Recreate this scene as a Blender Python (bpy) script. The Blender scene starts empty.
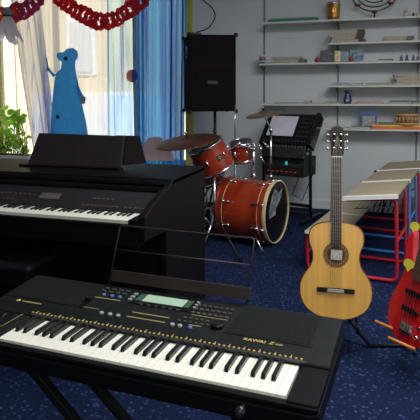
import bpy, math, random
from math import sin, cos, pi, radians, atan, atan2, sqrt, hypot
from mathutils import Vector, Matrix
random.seed(7)
sc = bpy.context.scene
COL = sc.collection
R = radians
H = 1.35          # camera height
F = 545.0         # focal length in pixels of the 420 px frame
YAW = atan(175/545.0); PITCH = R(4.5); ROLL = R(0.3)
PX, PY = 210.0, 90 + F*math.tan(PITCH)

# ------------------------------------------------------------ camera
fw0 = Vector((-sin(YAW), cos(YAW), 0)); rt = Vector((cos(YAW), sin(YAW), 0)); up = Vector((0, 0, 1))
fw = fw0*cos(PITCH) - up*sin(PITCH); u_ = up*cos(PITCH) + fw0*sin(PITCH)
rt2 = rt*cos(ROLL) - u_*sin(ROLL); u2 = u_*cos(ROLL) + rt*sin(ROLL)
cam = bpy.data.cameras.new('camera'); co = bpy.data.objects.new('camera', cam); COL.objects.link(co)
m = Matrix.Identity(4)
for i in range(3):
    m[i][0] = rt2[i]; m[i][1] = u2[i]; m[i][2] = -fw[i]
m[0][3], m[1][3], m[2][3] = 0, 0, H
co.matrix_world = m
cam.sensor_width = 36; cam.lens = 36*F/420; cam.shift_x = 0; cam.shift_y = (PY-210)/420.0
cam.clip_start = 0.05; cam.clip_end = 200
sc.camera = co

def _ray(px, py): return rt2*((px-PX)/F) + u2*((PY-py)/F) + fw
def atz(px, py, z):
    d = _ray(px, py); return Vector((0, 0, H)) + d*((z-H)/d.z)
def aty(px, py, y):
    d = _ray(px, py); return Vector((0, 0, H)) + d*(y/d.y)

# ------------------------------------------------------------ materials
def mat(name, col, rough=.5, metal=0, spec=.5, noise=0, nscale=8, bump=0, bscale=60, coat=0, emit=None, estr=0, stretch=(1, 1, 1), col2=None):
    M = bpy.data.materials.new(name); M.use_nodes = True
    nt = M.node_tree; b = nt.nodes['Principled BSDF']
    b.inputs['Base Color'].default_value = (*col, 1); b.inputs['Roughness'].default_value = rough
    b.inputs['Metallic'].default_value = metal; b.inputs['Specular IOR Level'].default_value = spec
    b.inputs['Coat Weight'].default_value = coat
    if emit: b.inputs['Emission Color'].default_value = (*emit, 1); b.inputs['Emission Strength'].default_value = estr
    tc = nt.nodes.new('ShaderNodeTexCoord'); mp = nt.nodes.new('ShaderNodeMapping'); mp.inputs['Scale'].default_value = stretch
    nt.links.new(tc.outputs['Object'], mp.inputs['Vector'])
    if noise or col2:
        n = nt.nodes.new('ShaderNodeTexNoise'); n.inputs['Scale'].default_value = nscale; n.inputs['Detail'].default_value = 4
        r = nt.nodes.new('ShaderNodeValToRGB')
        c2 = col2 or tuple(min(1, c*(1+noise)) for c in col); c1 = col if col2 else tuple(c*(1-noise) for c in col)
        r.color_ramp.elements[0].color = (*c1, 1); r.color_ramp.elements[1].color = (*c2, 1)
        r.color_ramp.elements[0].position = .35; r.color_ramp.elements[1].position = .65
        nt.links.new(mp.outputs[0], n.inputs['Vector']); nt.links.new(n.outputs['Fac'], r.inputs['Fac']); nt.links.new(r.outputs[0], b.inputs['Base Color'])
    if bump:
        n2 = nt.nodes.new('ShaderNodeTexNoise'); n2.inputs['Scale'].default_value = bscale; bp = nt.nodes.new('ShaderNodeBump')
        bp.inputs['Strength'].default_value = bump; bp.inputs['Distance'].default_value = .01
        nt.links.new(mp.outputs[0], n2.inputs['Vector']); nt.links.new(n2.outputs['Fac'], bp.inputs['Height']); nt.links.new(bp.outputs[0], b.inputs['Normal'])
    return M

def cloth_mat(name, col, transp, stripes=None, sscale=6, glow=1.0):
    """sheer fabric: part see-through, part translucent; woven-in colour bands along object X"""
    M = bpy.data.materials.new(name); M.use_nodes = True; nt = M.node_tree; nt.nodes.clear()
    N = nt.nodes.new; L = nt.links.new
    out = N('ShaderNodeOutputMaterial'); tr = N('ShaderNodeBsdfTransparent'); tl = N('ShaderNodeBsdfTranslucent'); df = N('ShaderNodeBsdfDiffuse')
    mx = N('ShaderNodeMixShader'); mx2 = N('ShaderNodeMixShader'); mx.inputs[0].default_value = .12
    L(tl.outputs[0], mx.inputs[1]); L(df.outputs[0], mx.inputs[2])
    mx2.inputs[0].default_value = 1-transp
    L(tr.outputs[0], mx2.inputs[1]); L(mx.outputs[0], mx2.inputs[2]); L(mx2.outputs[0], out.inputs[0])
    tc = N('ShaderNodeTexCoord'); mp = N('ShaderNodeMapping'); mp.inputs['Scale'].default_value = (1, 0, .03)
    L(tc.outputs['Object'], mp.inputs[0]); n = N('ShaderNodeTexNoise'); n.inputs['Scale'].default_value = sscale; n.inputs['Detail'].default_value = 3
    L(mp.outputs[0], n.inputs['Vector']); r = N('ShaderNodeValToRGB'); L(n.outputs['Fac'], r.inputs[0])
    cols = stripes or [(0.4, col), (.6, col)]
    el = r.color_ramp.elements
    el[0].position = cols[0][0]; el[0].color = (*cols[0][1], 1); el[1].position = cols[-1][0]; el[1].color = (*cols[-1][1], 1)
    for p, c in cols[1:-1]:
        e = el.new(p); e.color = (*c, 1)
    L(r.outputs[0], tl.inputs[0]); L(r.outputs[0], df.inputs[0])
    trc = N('ShaderNodeMixRGB'); trc.inputs[0].default_value = .6; trc.inputs[1].default_value = (1, 1, 1, 1); L(r.outputs[0], trc.inputs[2]); L(trc.outputs[0], tr.inputs[0])
    return M

def carpet_mat():
    M = bpy.data.materials.new('blue_carpet'); M.use_nodes = True; nt = M.node_tree; b = nt.nodes['Principled BSDF']
    N = nt.nodes.new; L = nt.links.new
    b.inputs['Roughness'].default_value = .95; b.inputs['Specular IOR Level'].default_value = .1
    tc = N('ShaderNodeTexCoord')
    v = N('ShaderNodeTexVoronoi'); v.inputs['Scale'].default_value = 38; L(tc.outputs['Object'], v.inputs['Vector'])
    r = N('ShaderNodeValToRGB'); r.color_ramp.elements[0].position = .10; r.color_ramp.elements[0].color = (.040, .070, .19, 1)
    r.color_ramp.elements[1].position = .36; r.color_ramp.elements[1].color = (.0075, .0145, .045, 1)
    L(v.outputs['Distance'], r.inputs[0])
    n = N('ShaderNodeTexNoise'); n.inputs['Scale'].default_value = 120; L(tc.outputs['Object'], n.inputs['Vector'])
    r2 = N('ShaderNodeValToRGB'); r2.color_ramp.elements[0].color = (.55, .55, .6, 1); r2.color_ramp.elements[1].color = (1.3, 1.3, 1.3, 1)
    r2.color_ramp.elements[0].position = .35; r2.color_ramp.elements[1].position = .65
    L(n.outputs['Fac'], r2.inputs[0])
    mu = N('ShaderNodeMixRGB'); mu.blend_type = 'MULTIPLY'; mu.inputs[0].default_value = 1; L(r.outputs[0], mu.inputs[1]); L(r2.outputs[0], mu.inputs[2])
    L(mu.outputs[0], b.inputs['Base Color'])
    bp = N('ShaderNodeBump'); bp.inputs['Strength'].default_value = .4; bp.inputs['Distance'].default_value = .004
    L(n.outputs['Fac'], bp.inputs['Height']); L(bp.outputs[0], b.inputs['Normal'])
    return M

def glass_mat():
    M = bpy.data.materials.new('window_glass'); M.use_nodes = True; nt = M.node_tree; nt.nodes.clear(); N = nt.nodes.new; L = nt.links.new
    o = N('ShaderNodeOutputMaterial'); t = N('ShaderNodeBsdfTransparent'); g = N('ShaderNodeBsdfGlossy'); g.inputs['Roughness'].default_value = .02
    f = N('ShaderNodeFresnel'); f.inputs[0].default_value = 1.3; mx = N('ShaderNodeMixShader')
    t.inputs[0].default_value = (.96, .98, 1, 1)
    L(f.outputs[0], mx.inputs[0]); L(t.outputs[0], mx.inputs[1]); L(g.outputs[0], mx.inputs[2]); L(mx.outputs[0], o.inputs[0]); return M

WALL = mat('wall_paint', (.62, .66, .67), .85, noise=.04, nscale=1.2, bump=.08, bscale=90)
CEIL = mat('ceiling_paint', (.7, .7, .68), .9, noise=.02)
WHITE = mat('white_paint', (.62, .65, .66), .6, noise=.03)
YEL = mat('yellow_green_paint', (.52, .50, .10), .55, noise=.06)
CARPET = carpet_mat(); GLASS = glass_mat()
SHELF = mat('shelf_laminate', (.62, .62, .57), .5, noise=.03)
METAL = mat('grey_metal', (.24, .26, .28), .45, metal=.6, noise=.05)
CHROME = mat('chrome', (.75, .76, .78), .16, metal=1, noise=.03)
BLK = mat('black_plastic', (.007, .007, .008), .45, spec=.25, noise=.15, nscale=30)
BLKM = mat('black_matt', (.006, .006, .0065), .8, spec=.15, noise=.2, nscale=30)
BLKG = mat('black_gloss', (.008, .008, .010), .12, noise=.1, coat=.4)
BLKMET = mat('black_metal', (.008, .008, .009), .45, spec=.3, noise=.1)

# ------------------------------------------------------------ mesh builder
class MB:
    def __init__(s): s.v = []; s.f = []; s.sm = []
    def add(s, vs, fs, sm=False, M=None):
        o = len(s.v)
        for p in vs:
            p = Vector(p); s.v.append(M @ p if M else p)
        for f in fs: s.f.append([i+o for i in f]); s.sm.append(sm)
        return s
    def box(s, x0, x1, y0, y1, z0, z1, M=None):
        vs = [(x, y, z) for x in (x0, x1) for y in (y0, y1) for z in (z0, z1)]
        return s.add(vs, [(0, 1, 3, 2), (4, 6, 7, 5), (0, 4, 5, 1), (2, 3, 7, 6), (0, 2, 6, 4), (1, 5, 7, 3)], M=M)
    def cyl(s, a, b, r0, r1=None, n=12, cap=True, sm=True):
        a, b = Vector(a), Vector(b); r1 = r0 if r1 is None else r1
        d = (b-a).normalized(); x = d.orthogonal().normalized(); y = d.cross(x)
        vs = []
        for p, r in ((a, r0), (b, r1)):
            for i in range(n):
                t = 2*pi*i/n; vs.append(p + x*(r*cos(t)) + y*(r*sin(t)))
        fs = [(i, (i+1) % n, n+(i+1) % n, n+i) for i in range(n)]
        s.add(vs, fs, sm)
        if cap:
            s.add(vs[:n], [tuple(range(n-1, -1, -1))]); s.add(vs[n:], [tuple(range(n))])
        return s
    def tube(s, pts, r, n=10, closed=False, rs=None):
        pts = [Vector(p) for p in pts]; k = len(pts); rings = []
        ref = None
        for i, p in enumerate(pts):
            a = pts[i-1] if (i > 0 or closed) else p; b = pts[(i+1) % k] if (i < k-1 or closed) else p
            d = (b-a).normalized()
            if ref is None: ref = d.orthogonal().normalized()
            ref = (ref - d*ref.dot(d))
            if ref.length < 1e-6: ref = d.orthogonal()
            ref.normalize(); y = d.cross(ref); rr = rs[i] if rs else r
            rings.append([p + ref*(rr*cos(2*pi*j/n)) + y*(rr*sin(2*pi*j/n)) for j in range(n)])
        vs = [q for g in rings for q in g]; fs = []
        for i in range(k if closed else k-1):
            i2 = (i+1) % k
            for j in range(n): fs.append((i*n+j, i*n+(j+1) % n, i2*n+(j+1) % n, i2*n+j))
        if not closed: fs.append(tuple(range(n-1, -1, -1))); fs.append(tuple((k-1)*n+j for j in range(n)))
        return s.add(vs, fs, True)
    def lathe(s, prof, M=None, n=24, sm=True):
        """prof: list of (r, z), revolved around local Z"""
        vs = []; k = len(prof)
        for r, z in prof:
            for j in range(n): vs.append((r*cos(2*pi*j/n), r*sin(2*pi*j/n), z))
        fs = []
        for i in range(k-1):
            for j in range(n): fs.append((i*n+j, i*n+(j+1) % n, (i+1)*n+(j+1) % n, (i+1)*n+j))
        return s.add(vs, fs, sm, M)
    def prism(s, poly, a, b, M=None, axis='y', sm=False):
        """poly of 2-D points extruded along axis from a to b"""
        n = len(poly)
        def P(u, v, w): return {'y': (u, w, v), 'z': (u, v, w), 'x': (w, u, v)}[axis]
        A = [P(u, v, a) for u, v in poly]; B = [P(u, v, b) for u, v in poly]
        s.add(A+B, [(i, (i+1) % n, n+(i+1) % n, n+i) for i in range(n)], sm, M)
        s.add(A, [tuple(range(n-1, -1, -1))], False, M); s.add(B, [tuple(range(n))], False, M)
        return s
    def sph(s, c, r, n=12, sc=(1, 1, 1)):
        prof = [(max(1e-5, r*sin(pi*i/8)), -r*cos(pi*i/8)) for i in range(9)]
        return s.lathe(prof, Matrix.Translation(c) @ Matrix.Diagonal((*sc, 1)), n)
    def mesh(s, name, m=None):
        me = bpy.data.meshes.new(name); me.from_pydata([tuple(p) for p in s.v], [], s.f)
        me.polygons.foreach_set('use_smooth', s.sm); me.update()
        import bmesh
        bm = bmesh.new(); bm.from_mesh(me); bmesh.ops.remove_doubles(bm, verts=bm.verts, dist=1e-5); bmesh.ops.recalc_face_normals(bm, faces=bm.faces); bm.to_mesh(me); bm.free()
        if m: me.materials.append(m)
        return me
    def build(s, name, m, parent=None, bev=0, loc=None, label=None):
        o = bpy.data.objects.new(name, s.mesh(name, m)); COL.objects.link(o)
        if parent: o.parent = parent
        if loc: o.location = loc
        if bev:
            b = o.modifiers.new('bevel', 'BEVEL'); b.width = bev; b.segments = 2; b.limit_method = 'ANGLE'; b.angle_limit = R(40)
        if label: o['label'] = label
        return o

def build_loose(mb, name, m, parent):
    """one object per connected piece"""
    key = {}; par = list(range(len(mb.v)))
    def find(i):
        while par[i] != i: par[i] = par[par[i]]; i = par[i]
        return i
    for i, p in enumerate(mb.v):
        k = (round(p.x, 5), round(p.y, 5), round(p.z, 5))
        if k in key: par[find(i)] = find(key[k])
        else: key[k] = i
    for f in mb.f:
        for j in f[1:]: par[find(j)] = find(f[0])
    groups = {}
    for f, sm in zip(mb.f, mb.sm): groups.setdefault(find(f[0]), []).append((f, sm))
    out = []
    for g in groups.values():
        q = MB(); ids = sorted({i for f, _ in g for i in f}); mp = {i: n for n, i in enumerate(ids)}
        q.v = [mb.v[i] for i in ids]; q.f = [[mp[i] for i in f] for f, _ in g]; q.sm = [x for _, x in g]
        out.append(q.build(name, m, parent))
    return out
def tag(o, label, cat, group=None, kind=None):
    o['label'] = label; o['category'] = cat
    if group: o['group'] = group
    if kind: o['kind'] = kind
    return o
def thing(name, label, cat, loc=(0, 0, 0), rz=0, rx=0, group=None):
    o = bpy.data.objects.new(name, None); COL.objects.link(o); o.location = loc; o.empty_display_size = .05
    o.rotation_euler = (rx, 0, rz); return tag(o, label, cat, group)
def struct(name, mb, m, parent=None, bev=0):
    o = mb.build(name, m, parent, bev); 
    if not parent: o['kind'] = 'structure'
    return o
def copy_tree(o, parent=None, kids=None):
    c = o.copy(); COL.objects.link(c)
    if parent: c.parent = parent
    for ch in [x for x in COL.objects if x.parent == o]: copy_tree(ch, c)
    return c
def bez(pts, n=10):
    """Catmull-Rom through the points"""
    pts = [Vector(p) for p in pts]; out = []
    P = [pts[0]*2-pts[1]] + pts + [pts[-1]*2-pts[-2]]
    for i in range(1, len(P)-2):
        for k in range(n):
            t = k/n; a, b, c, d = P[i-1], P[i], P[i+1], P[i+2]
            out.append(.5*((2*b)+(c-a)*t+(2*a-5*b+4*c-d)*t*t+(3*b-a-3*c+d)*t**3))
    out.append(pts[-1]); return out
def rounded(pts, r, n=5):
    """polyline with rounded corners"""
    pts = [Vector(p) for p in pts]; out = [pts[0]]
    for i in range(1, len(pts)-1):
        a = (pts[i-1]-pts[i]); b = (pts[i+1]-pts[i]); rr = min(r, a.length*.49, b.length*.49)
        p0 = pts[i]+a.normalized()*rr; p1 = pts[i]+b.normalized()*rr
        for k in range(n+1):
            t = k/n; out.append(p0*(1-t)**2 + pts[i]*2*t*(1-t) + p1*t*t)
    out.append(pts[-1]); return out
def text(s, size, m, parent, loc, rot=(0, 0, 0), name='lettering', bold=.0, sx=1, shear=0):
    c = bpy.data.curves.new('t', 'FONT'); c.body = s; c.size = size; c.offset = bold; c.extrude = .0004; c.shear = shear
    o = bpy.data.objects.new('t', c); COL.objects.link(o); dg = bpy.context.evaluated_depsgraph_get()
    me = bpy.data.meshes.new_from_object(o.evaluated_get(dg)); bpy.data.objects.remove(o)
    me.materials.clear(); me.materials.append(m)
    t = bpy.data.objects.new(name, me); COL.objects.link(t); t.parent = parent; t.location = loc; t.rotation_euler = rot; t.scale = (sx, 1, 1)
    return t

# ============================================================ ROOM
WY = 6.2; X0, X1, Y0, ZC = -5.9, 2.3, -1.8, 3.0
wx0, wx1 = aty(1.5, 100, WY).x, aty(186, 100, WY).x; wz0, wz1 = .43, 2.75
struct('floor', MB().box(X0, X1, Y0, WY, -.05, 0), CARPET)
struct('ceiling', MB().box(X0, X1, Y0, WY+.2, ZC, ZC+.08), CEIL)
wb = MB().box(X0, wx0-.1, WY, WY+.2, 0, ZC).box(wx1+.1, X1, WY, WY+.2, 0, ZC).box(wx0-.1, wx1+.1, WY, WY+.2, 0, wz0).box(wx0-.1, wx1+.1, WY, WY+.2, wz1, ZC)
struct('wall_back', wb, WALL)
struct('wall_left', MB().box(X0-.1, X0, Y0, WY+.2, 0, ZC), WALL)
struct('wall_right', MB().box(X1, X1+.1, Y0, WY+.2, 0, ZC), WALL)
struct('wall_front', MB().box(X0, X1, Y0-.1, Y0, 0, ZC), WALL)
struct('baseboard_back', MB().box(wx1+.1, X1, WY-.02, WY, 0, .10), WHITE, bev=.004)
# window 1: yellow-green jambs, cream mullions, white sill, panes
wn = bpy.data.objects.new('window_1', None); COL.objects.link(wn); wn['kind'] = 'structure'
fr = MB()
for a in (wx0-.1, wx1): fr.box(a, a+.1, WY-.03, WY+(.03 if a < wx0 else .16), wz0, wz1)
fr.box(wx0, wx1, WY-.0, WY+.14, wz1-.06, wz1)
fr.build('window_frame', YEL, wn, bev=.006)
mu = MB(); CREAM = mat('cream_frame_paint', (.75, .66, .5), .5, noise=.03)
for a in (-2.99, -4.14): mu.box(a-.035, a+.035, WY+.06, WY+.12, wz0, wz1)
mu.box(wx0, wx1, WY+.06, WY+.12, wz0, wz0+.06)
mu.build('mullion', CREAM, wn, bev=.004)
MB().box(wx0, wx1, WY+.085, WY+.09, wz0, wz1).build('pane', GLASS, wn)
MB().box(wx0-.1, wx1+.1, WY-.40, WY+.14, wz0-.035, wz0).build('window_sill', WHITE, wn, bev=.006)

# ---- outside: house across the yard
FACADE = mat('cream_render', (.82, .66, .40), .9, noise=.05, nscale=1.5, bump=.2)
FWH = mat('outdoor_white', (.85, .86, .88), .7, noise=.02)
fb = thing('house', 'cream rendered house outside the window with white shutters', 'building', (-7, 11.2, -3))
MB().box(-6, 7.5, 0, .4, 0, 11).build('wall', FACADE, fb)
def fwin(x0, x1, z0, z1, shut=True):
    w = MB().box(x0-.08, x1+.08, -.05, .02, z0-.08, z1+.08).build('window', FWH, fb, bev=.01)
    s = MB()
    n = int((z1-z0)/.07)
    for i in range(n): s.box(x0, x1, -.085, -.052, z0+i*.07, z0+i*.07+.055)
    s.build('shutter', mat('shutter_paint', (.66, .70, .76), .6, noise=.03), w)
fwin(.02, .60, 4.78, 5.98); fwin(3.0, 3.7, 4.7, 6.0); fwin(-2.9, -2.35, 3.6, 4.8)
MB().box(-1.0, 2.6, -.08, .0, 0, 4.28).build('plinth', FWH, fb, bev=.02)
MB().cyl((-1.48, -.12, 0), (-1.56, -.12, 9), .055).build('drainpipe', FWH, fb)
struct('terrain', MB().box(-25, 15, WY+.2, 40, -3.1, -3), mat('paving', (.5, .48, .44), .9, noise=.1))

# ============================================================ CURTAINS
def curtain(name, xt0, xt1, xb0, xb1, y, zt, zb, amp, k, m, label, ph=0):
    mb = MB(); nx, nz = 160, 24; vs = []
    for j in range(nz+1):
        t = j/nz; z = zt+(zb-zt)*t
        for i in range(nx+1):
            s = i/nx; x = (xt0+(xt1-xt0)*s)*(1-t) + (xb0+(xb1-xb0)*s)*t
            a = amp*(.75+.35*sin(3*s*pi+ph))
            yy = y + a*sin(2*pi*k*s+ph+.5*sin(5*s+2*t)) + .3*a*sin(2*pi*k*2.3*s+1.3*t+ph)
            vs.append((x + .35*a*sin(2*pi*k*s*1.7+ph+t), yy, z))
    fs = [(j*(nx+1)+i, j*(nx+1)+i+1, (j+1)*(nx+1)+i+1, (j+1)*(nx+1)+i) for j in range(nz) for i in range(nx)]
    mb.add(vs, fs, True); o = mb.build(name, m); return tag(o, label, 'curtain')
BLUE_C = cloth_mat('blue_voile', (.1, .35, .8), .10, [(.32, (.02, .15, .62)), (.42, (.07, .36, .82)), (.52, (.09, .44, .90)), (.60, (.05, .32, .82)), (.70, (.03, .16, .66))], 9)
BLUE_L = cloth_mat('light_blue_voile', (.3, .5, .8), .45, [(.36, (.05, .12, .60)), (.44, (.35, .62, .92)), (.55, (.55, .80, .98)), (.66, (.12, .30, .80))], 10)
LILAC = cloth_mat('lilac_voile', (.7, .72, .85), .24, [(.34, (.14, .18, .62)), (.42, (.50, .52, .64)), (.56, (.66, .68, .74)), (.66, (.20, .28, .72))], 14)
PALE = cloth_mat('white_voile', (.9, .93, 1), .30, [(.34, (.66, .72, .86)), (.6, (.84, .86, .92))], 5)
cx = lambda p, y=6.05: aty(p, 90, y).x
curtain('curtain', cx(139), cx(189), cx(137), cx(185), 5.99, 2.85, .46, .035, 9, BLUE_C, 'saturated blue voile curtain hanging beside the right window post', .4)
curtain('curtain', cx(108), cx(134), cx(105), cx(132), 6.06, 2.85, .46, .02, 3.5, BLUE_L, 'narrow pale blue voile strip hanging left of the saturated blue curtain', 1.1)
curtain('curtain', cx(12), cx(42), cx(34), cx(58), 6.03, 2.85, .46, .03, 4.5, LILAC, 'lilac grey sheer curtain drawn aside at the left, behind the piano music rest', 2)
curtain('curtain', cx(37), cx(110), cx(42), cx(108), 6.08, 2.85, .46, .012, 5, PALE, 'thin white sheer curtain across the middle of the window', .2)

cr = thing('curtain_rail', 'white round curtain rail above the window', 'curtain rail', ((wx0+wx1)/2, 6.04, 2.87))
MB().cyl((-1.6, 0, 0), (1.6, 0, 0), .014).build('rod', WHITE, cr)
for x in (-1.5, 0, 1.5): MB().box(x-.01, x+.01, 0, .16, -.012, .012).build('bracket', WHITE, cr)
# ============================================================ WINDOW DECORATIONS
def garland(pts, m_list, label, r=.085, hang=(0, 1)):
    """honeycomb paper chain: overlapping lobed tissue rings strung along a cord"""
    path = bez(pts, 12); L = [0]
    for a, b in zip(path, path[1:]): L.append(L[-1]+(b-a).length)
    n = int(L[-1]/(r*.72)); rt_ = thing('paper_garland', label, 'garland', path[0])
    MB().tube([p-path[0] for p in path], .004, 6).build('string', m_list[0], rt_)
    for e, on in ((path[0], hang[0]), (path[-1], hang[1])):
        if on: MB().cyl(e-path[0], Vector((e.x, 6.03, 2.87))-path[0], .004, n=6).build('hanging_string', m_list[0], rt_)
    rings = [MB() for _ in m_list]
    for i in range(n+1):
        d = L[-1]*i/n; k = max(j for j in range(len(L)) if L[j] <= d+1e-9); k = min(k, len(path)-2)
        p = path[k].lerp(path[k+1], (d-L[k])/max(1e-6, L[k+1]-L[k])) - path[0]
        rr = r*(.9+.2*random.random()); c = p+Vector((0, random.uniform(-.02, .02), random.uniform(-.012, .012)-.01))
        pts2 = []; 
        for j in range(40):
            t = 2*pi*j/40; q = rr*(1+.13*cos(8*t)); pts2.append(c+Vector((q*cos(t)*.80, .012*sin(4*t), q*sin(t)*.78)))
        idx = min(len(m_list)-1, int(len(m_list)*i/(n+1)))
        rings[idx].tube(pts2, rr*.20, 8, closed=True)
        if 0: rings[idx].lathe([(.001, -.012), (rr*.22, -.006), (rr*.3, 0), (rr*.22, .006), (.001, .012)], Matrix.Translation(c) @ Matrix.Rotation(pi/2, 4, 'X'), 12)
    for mb, m in zip(rings, m_list):
        if mb.v: mb.build('tissue_rings', m, rt_)
def paper(name, c, tl=.35):
    M = bpy.data.materials.new(name); M.use_nodes = True; nt = M.node_tree; nt.nodes.clear(); N = nt.nodes.new; L = nt.links.new
    o = N('ShaderNodeOutputMaterial'); a = N('ShaderNodeBsdfDiffuse'); b = N('ShaderNodeBsdfTranslucent'); mx = N('ShaderNodeMixShader'); mx.inputs[0].default_value = tl
    n = N('ShaderNodeTexNoise'); n.inputs['Scale'].default_value = 14; tc = N('ShaderNodeTexCoord'); L(tc.outputs['Object'], n.inputs['Vector'])
    r = N('ShaderNodeValToRGB'); r.color_ramp.elements[0].position = .35; r.color_ramp.elements[1].position = .65
    r.color_ramp.elements[0].color = (*[x*.9 for x in c], 1); r.color_ramp.elements[1].color = (*c, 1)
    L(n.outputs['Fac'], r.inputs[0]); L(r.outputs[0], a.inputs[0]); L(r.outputs[0], b.inputs[0])
    L(a.outputs[0], mx.inputs[1]); L(b.outputs[0], mx.inputs[2]); L(mx.outputs[0], o.inputs[0]); return M
ORANGE = paper('orange_tissue', (1, .25, .02), .75); PURP = paper('purple_tissue', (.80, .20, .45), .75); RED = paper('red_tissue', (.95, .13, .16), .75)
garland([aty(-14, 6, 5.82), aty(2, 15, 5.82), aty(16, 13, 5.82)], [ORANGE], 'orange tissue garland behind the small white ghost', .12, (1, 0))
garland([aty(17, 11, 5.80), aty(28, 8, 5.80), aty(42, -8, 5.80)], [PURP], 'purple honeycomb paper garland looping up from the orange one', .11)
garland([aty(52, -14, 5.80), aty(64, 1, 5.80), aty(80, 12, 5.80), aty(100, 21, 5.80), aty(118, 17, 5.80), aty(138, 2, 5.80), aty(150, -12, 5.80)], [RED], 'red honeycomb paper garland sagging across the middle of the window', .10, (1, 1))

gp = aty(7, 12, 5.68); gh = thing('paper_ghost', 'small white tissue ghost hanging in front of orange garland', 'decoration', gp)
GHO = paper('ghost_tissue', (.85, .86, .95), .65)
MB().sph((0, 0, 0), .062, 16).build('head', paper('ghost_head', (.40, .46, .50), .3), gh)
g = MB(); vs = []; n = 40
for j in range(9):
    t = j/8
    for i in range(n):
        a = 2*pi*i/n; fold = .8+.34*sin(5*a)*t + .1*sin(9*a+1)*t; rr = (.05+.150*t**.7)*fold
        vs.append((rr*cos(a), rr*sin(a)*.6, -.04-.29*t*(1+.22*sin(5*a)*t)))
g.add(vs, [(j*n+i, j*n+(i+1) % n, (j+1)*n+(i+1) % n, (j+1)*n+i) for j in range(8) for i in range(n)], True)
g.build('skirt', GHO, gh); MB().cyl((0, 0, .05), (.0, 0, .7), .002, n=5).build('string', BLKM, gh)
MB().tube([(.045*cos(a), .045*sin(a), -.045) for a in [2*pi*i/16 for i in range(16)]], .008, 6, closed=True).build('neck_tie', BLKM, gh)

# flat card figure standing on the sill
fy = 5.93
def P2(lst, y=fy, o=None): 
    return [(aty(x, yy, y).x-o.x, aty(x, yy, y).z-o.z) for x, yy in lst]
o_ = aty(66, 148, fy); o_.z = wz0; CARD = paper('blue_card', (.20, .56, .90), .75)
cd = thing('paper_cutout', 'blue card silhouette of a long-dressed lady holding a wand', 'decoration', o_)
dress = [(49, 162), (51, 120), (53, 95), (55, 80), (57, 72), (61, 69), (62, 62), (59, 60), (57, 57), (57, 53.5), (60, 52), (63.5, 52.5), (65.5, 50), (69, 48.2), (73, 48), (76.5, 50.5), (78, 54.5), (77, 59), (75, 61.5), (75, 66), (76, 74), (78, 82), (79, 90), (82, 105), (86, 122), (90, 148), (92, 162)]
MB().prism(P2(dress, o=o_), -.004, .004).build('body', CARD, cd)
MB().prism(P2([(57, 74), (53, 77), (50, 73), (48.5, 71), (45.5, 70.5), (46, 68), (49, 68), (51.5, 71), (54, 73.5)], o=o_), -.006, .002).build('arm', CARD, cd)
MB().cyl((aty(48.8, 70, fy).x-o_.x, -.008, aty(48.8, 70, fy).z-o_.z), (aty(46.8, 58, fy).x-o_.x, -.008, aty(46.8, 58, fy).z-o_.z), .009, .006, 6).build('wand', mat('dark_stick', (.05, .05, .12), .6), cd)
MB().prism(P2([(77, 80), (80, 89), (83, 95), (86, 98), (85, 103), (82, 104), (79, 97), (77, 90)], o=o_), -.006, .002).build('sleeve', CARD, cd)
MB().prism(P2([(81.5, 97), (84.5, 96), (86, 99), (85, 104), (82, 104)], o=o_), -.009, -.006).build('hand', paper('pale_card', (.75, .66, .66), .4), cd)
dots = MB()
for x, y in ((66, 58.5), (58, 117)):
    p = aty(x, y, fy)-o_; dots.lathe([(.001, 0), (.028, 0), (.024, .006), (.001, .007)], Matrix.Translation((p.x, -.005, p.z)) @ Matrix.Rotation(pi/2, 4, 'X'), 10)
build_loose(dots, 'flower_dot', mat('navy_dot', (.01, .05, .12), .7), cd)
# round paper disc, half orange half blue
dp = aty(132, 76, 5.955); dc = thing('paper_disc', 'small round paper disc, orange left and blue right, on the curtain', 'decoration', dp)
for sgn, c, nme in ((-1, (.85, .42, .28), 'left_half'), (1, (.10, .22, .62), 'right_half')):
    MB().prism([(0, -.075)]+[(sgn*.075*cos(t), .075*sin(t)) for t in [-pi/2+pi*i/12 for i in range(13)]][1:-1]+[(0, .075)], -.003, .003).build(nme, paper(nme+'_paper', c, .5), dc)
fp = aty(152, 168, 5.93); fl = MB().prism([(aty(x, y, 5.93).x-fp.x, aty(x, y, 5.93).z-fp.z) for x, y in ((144, 160.5), (143.5, 150), (145, 143), (149, 138), (156, 136.5), (162, 138), (168, 146), (173, 155), (174, 160.5))], -.01, .01).build('paper_cutout', paper('pink_card', (1, .72, .72), .35))
fl.location = fp; tag(fl, 'rounded pink paper cutout low on the blue curtain, behind the left cymbal', 'decoration')

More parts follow.
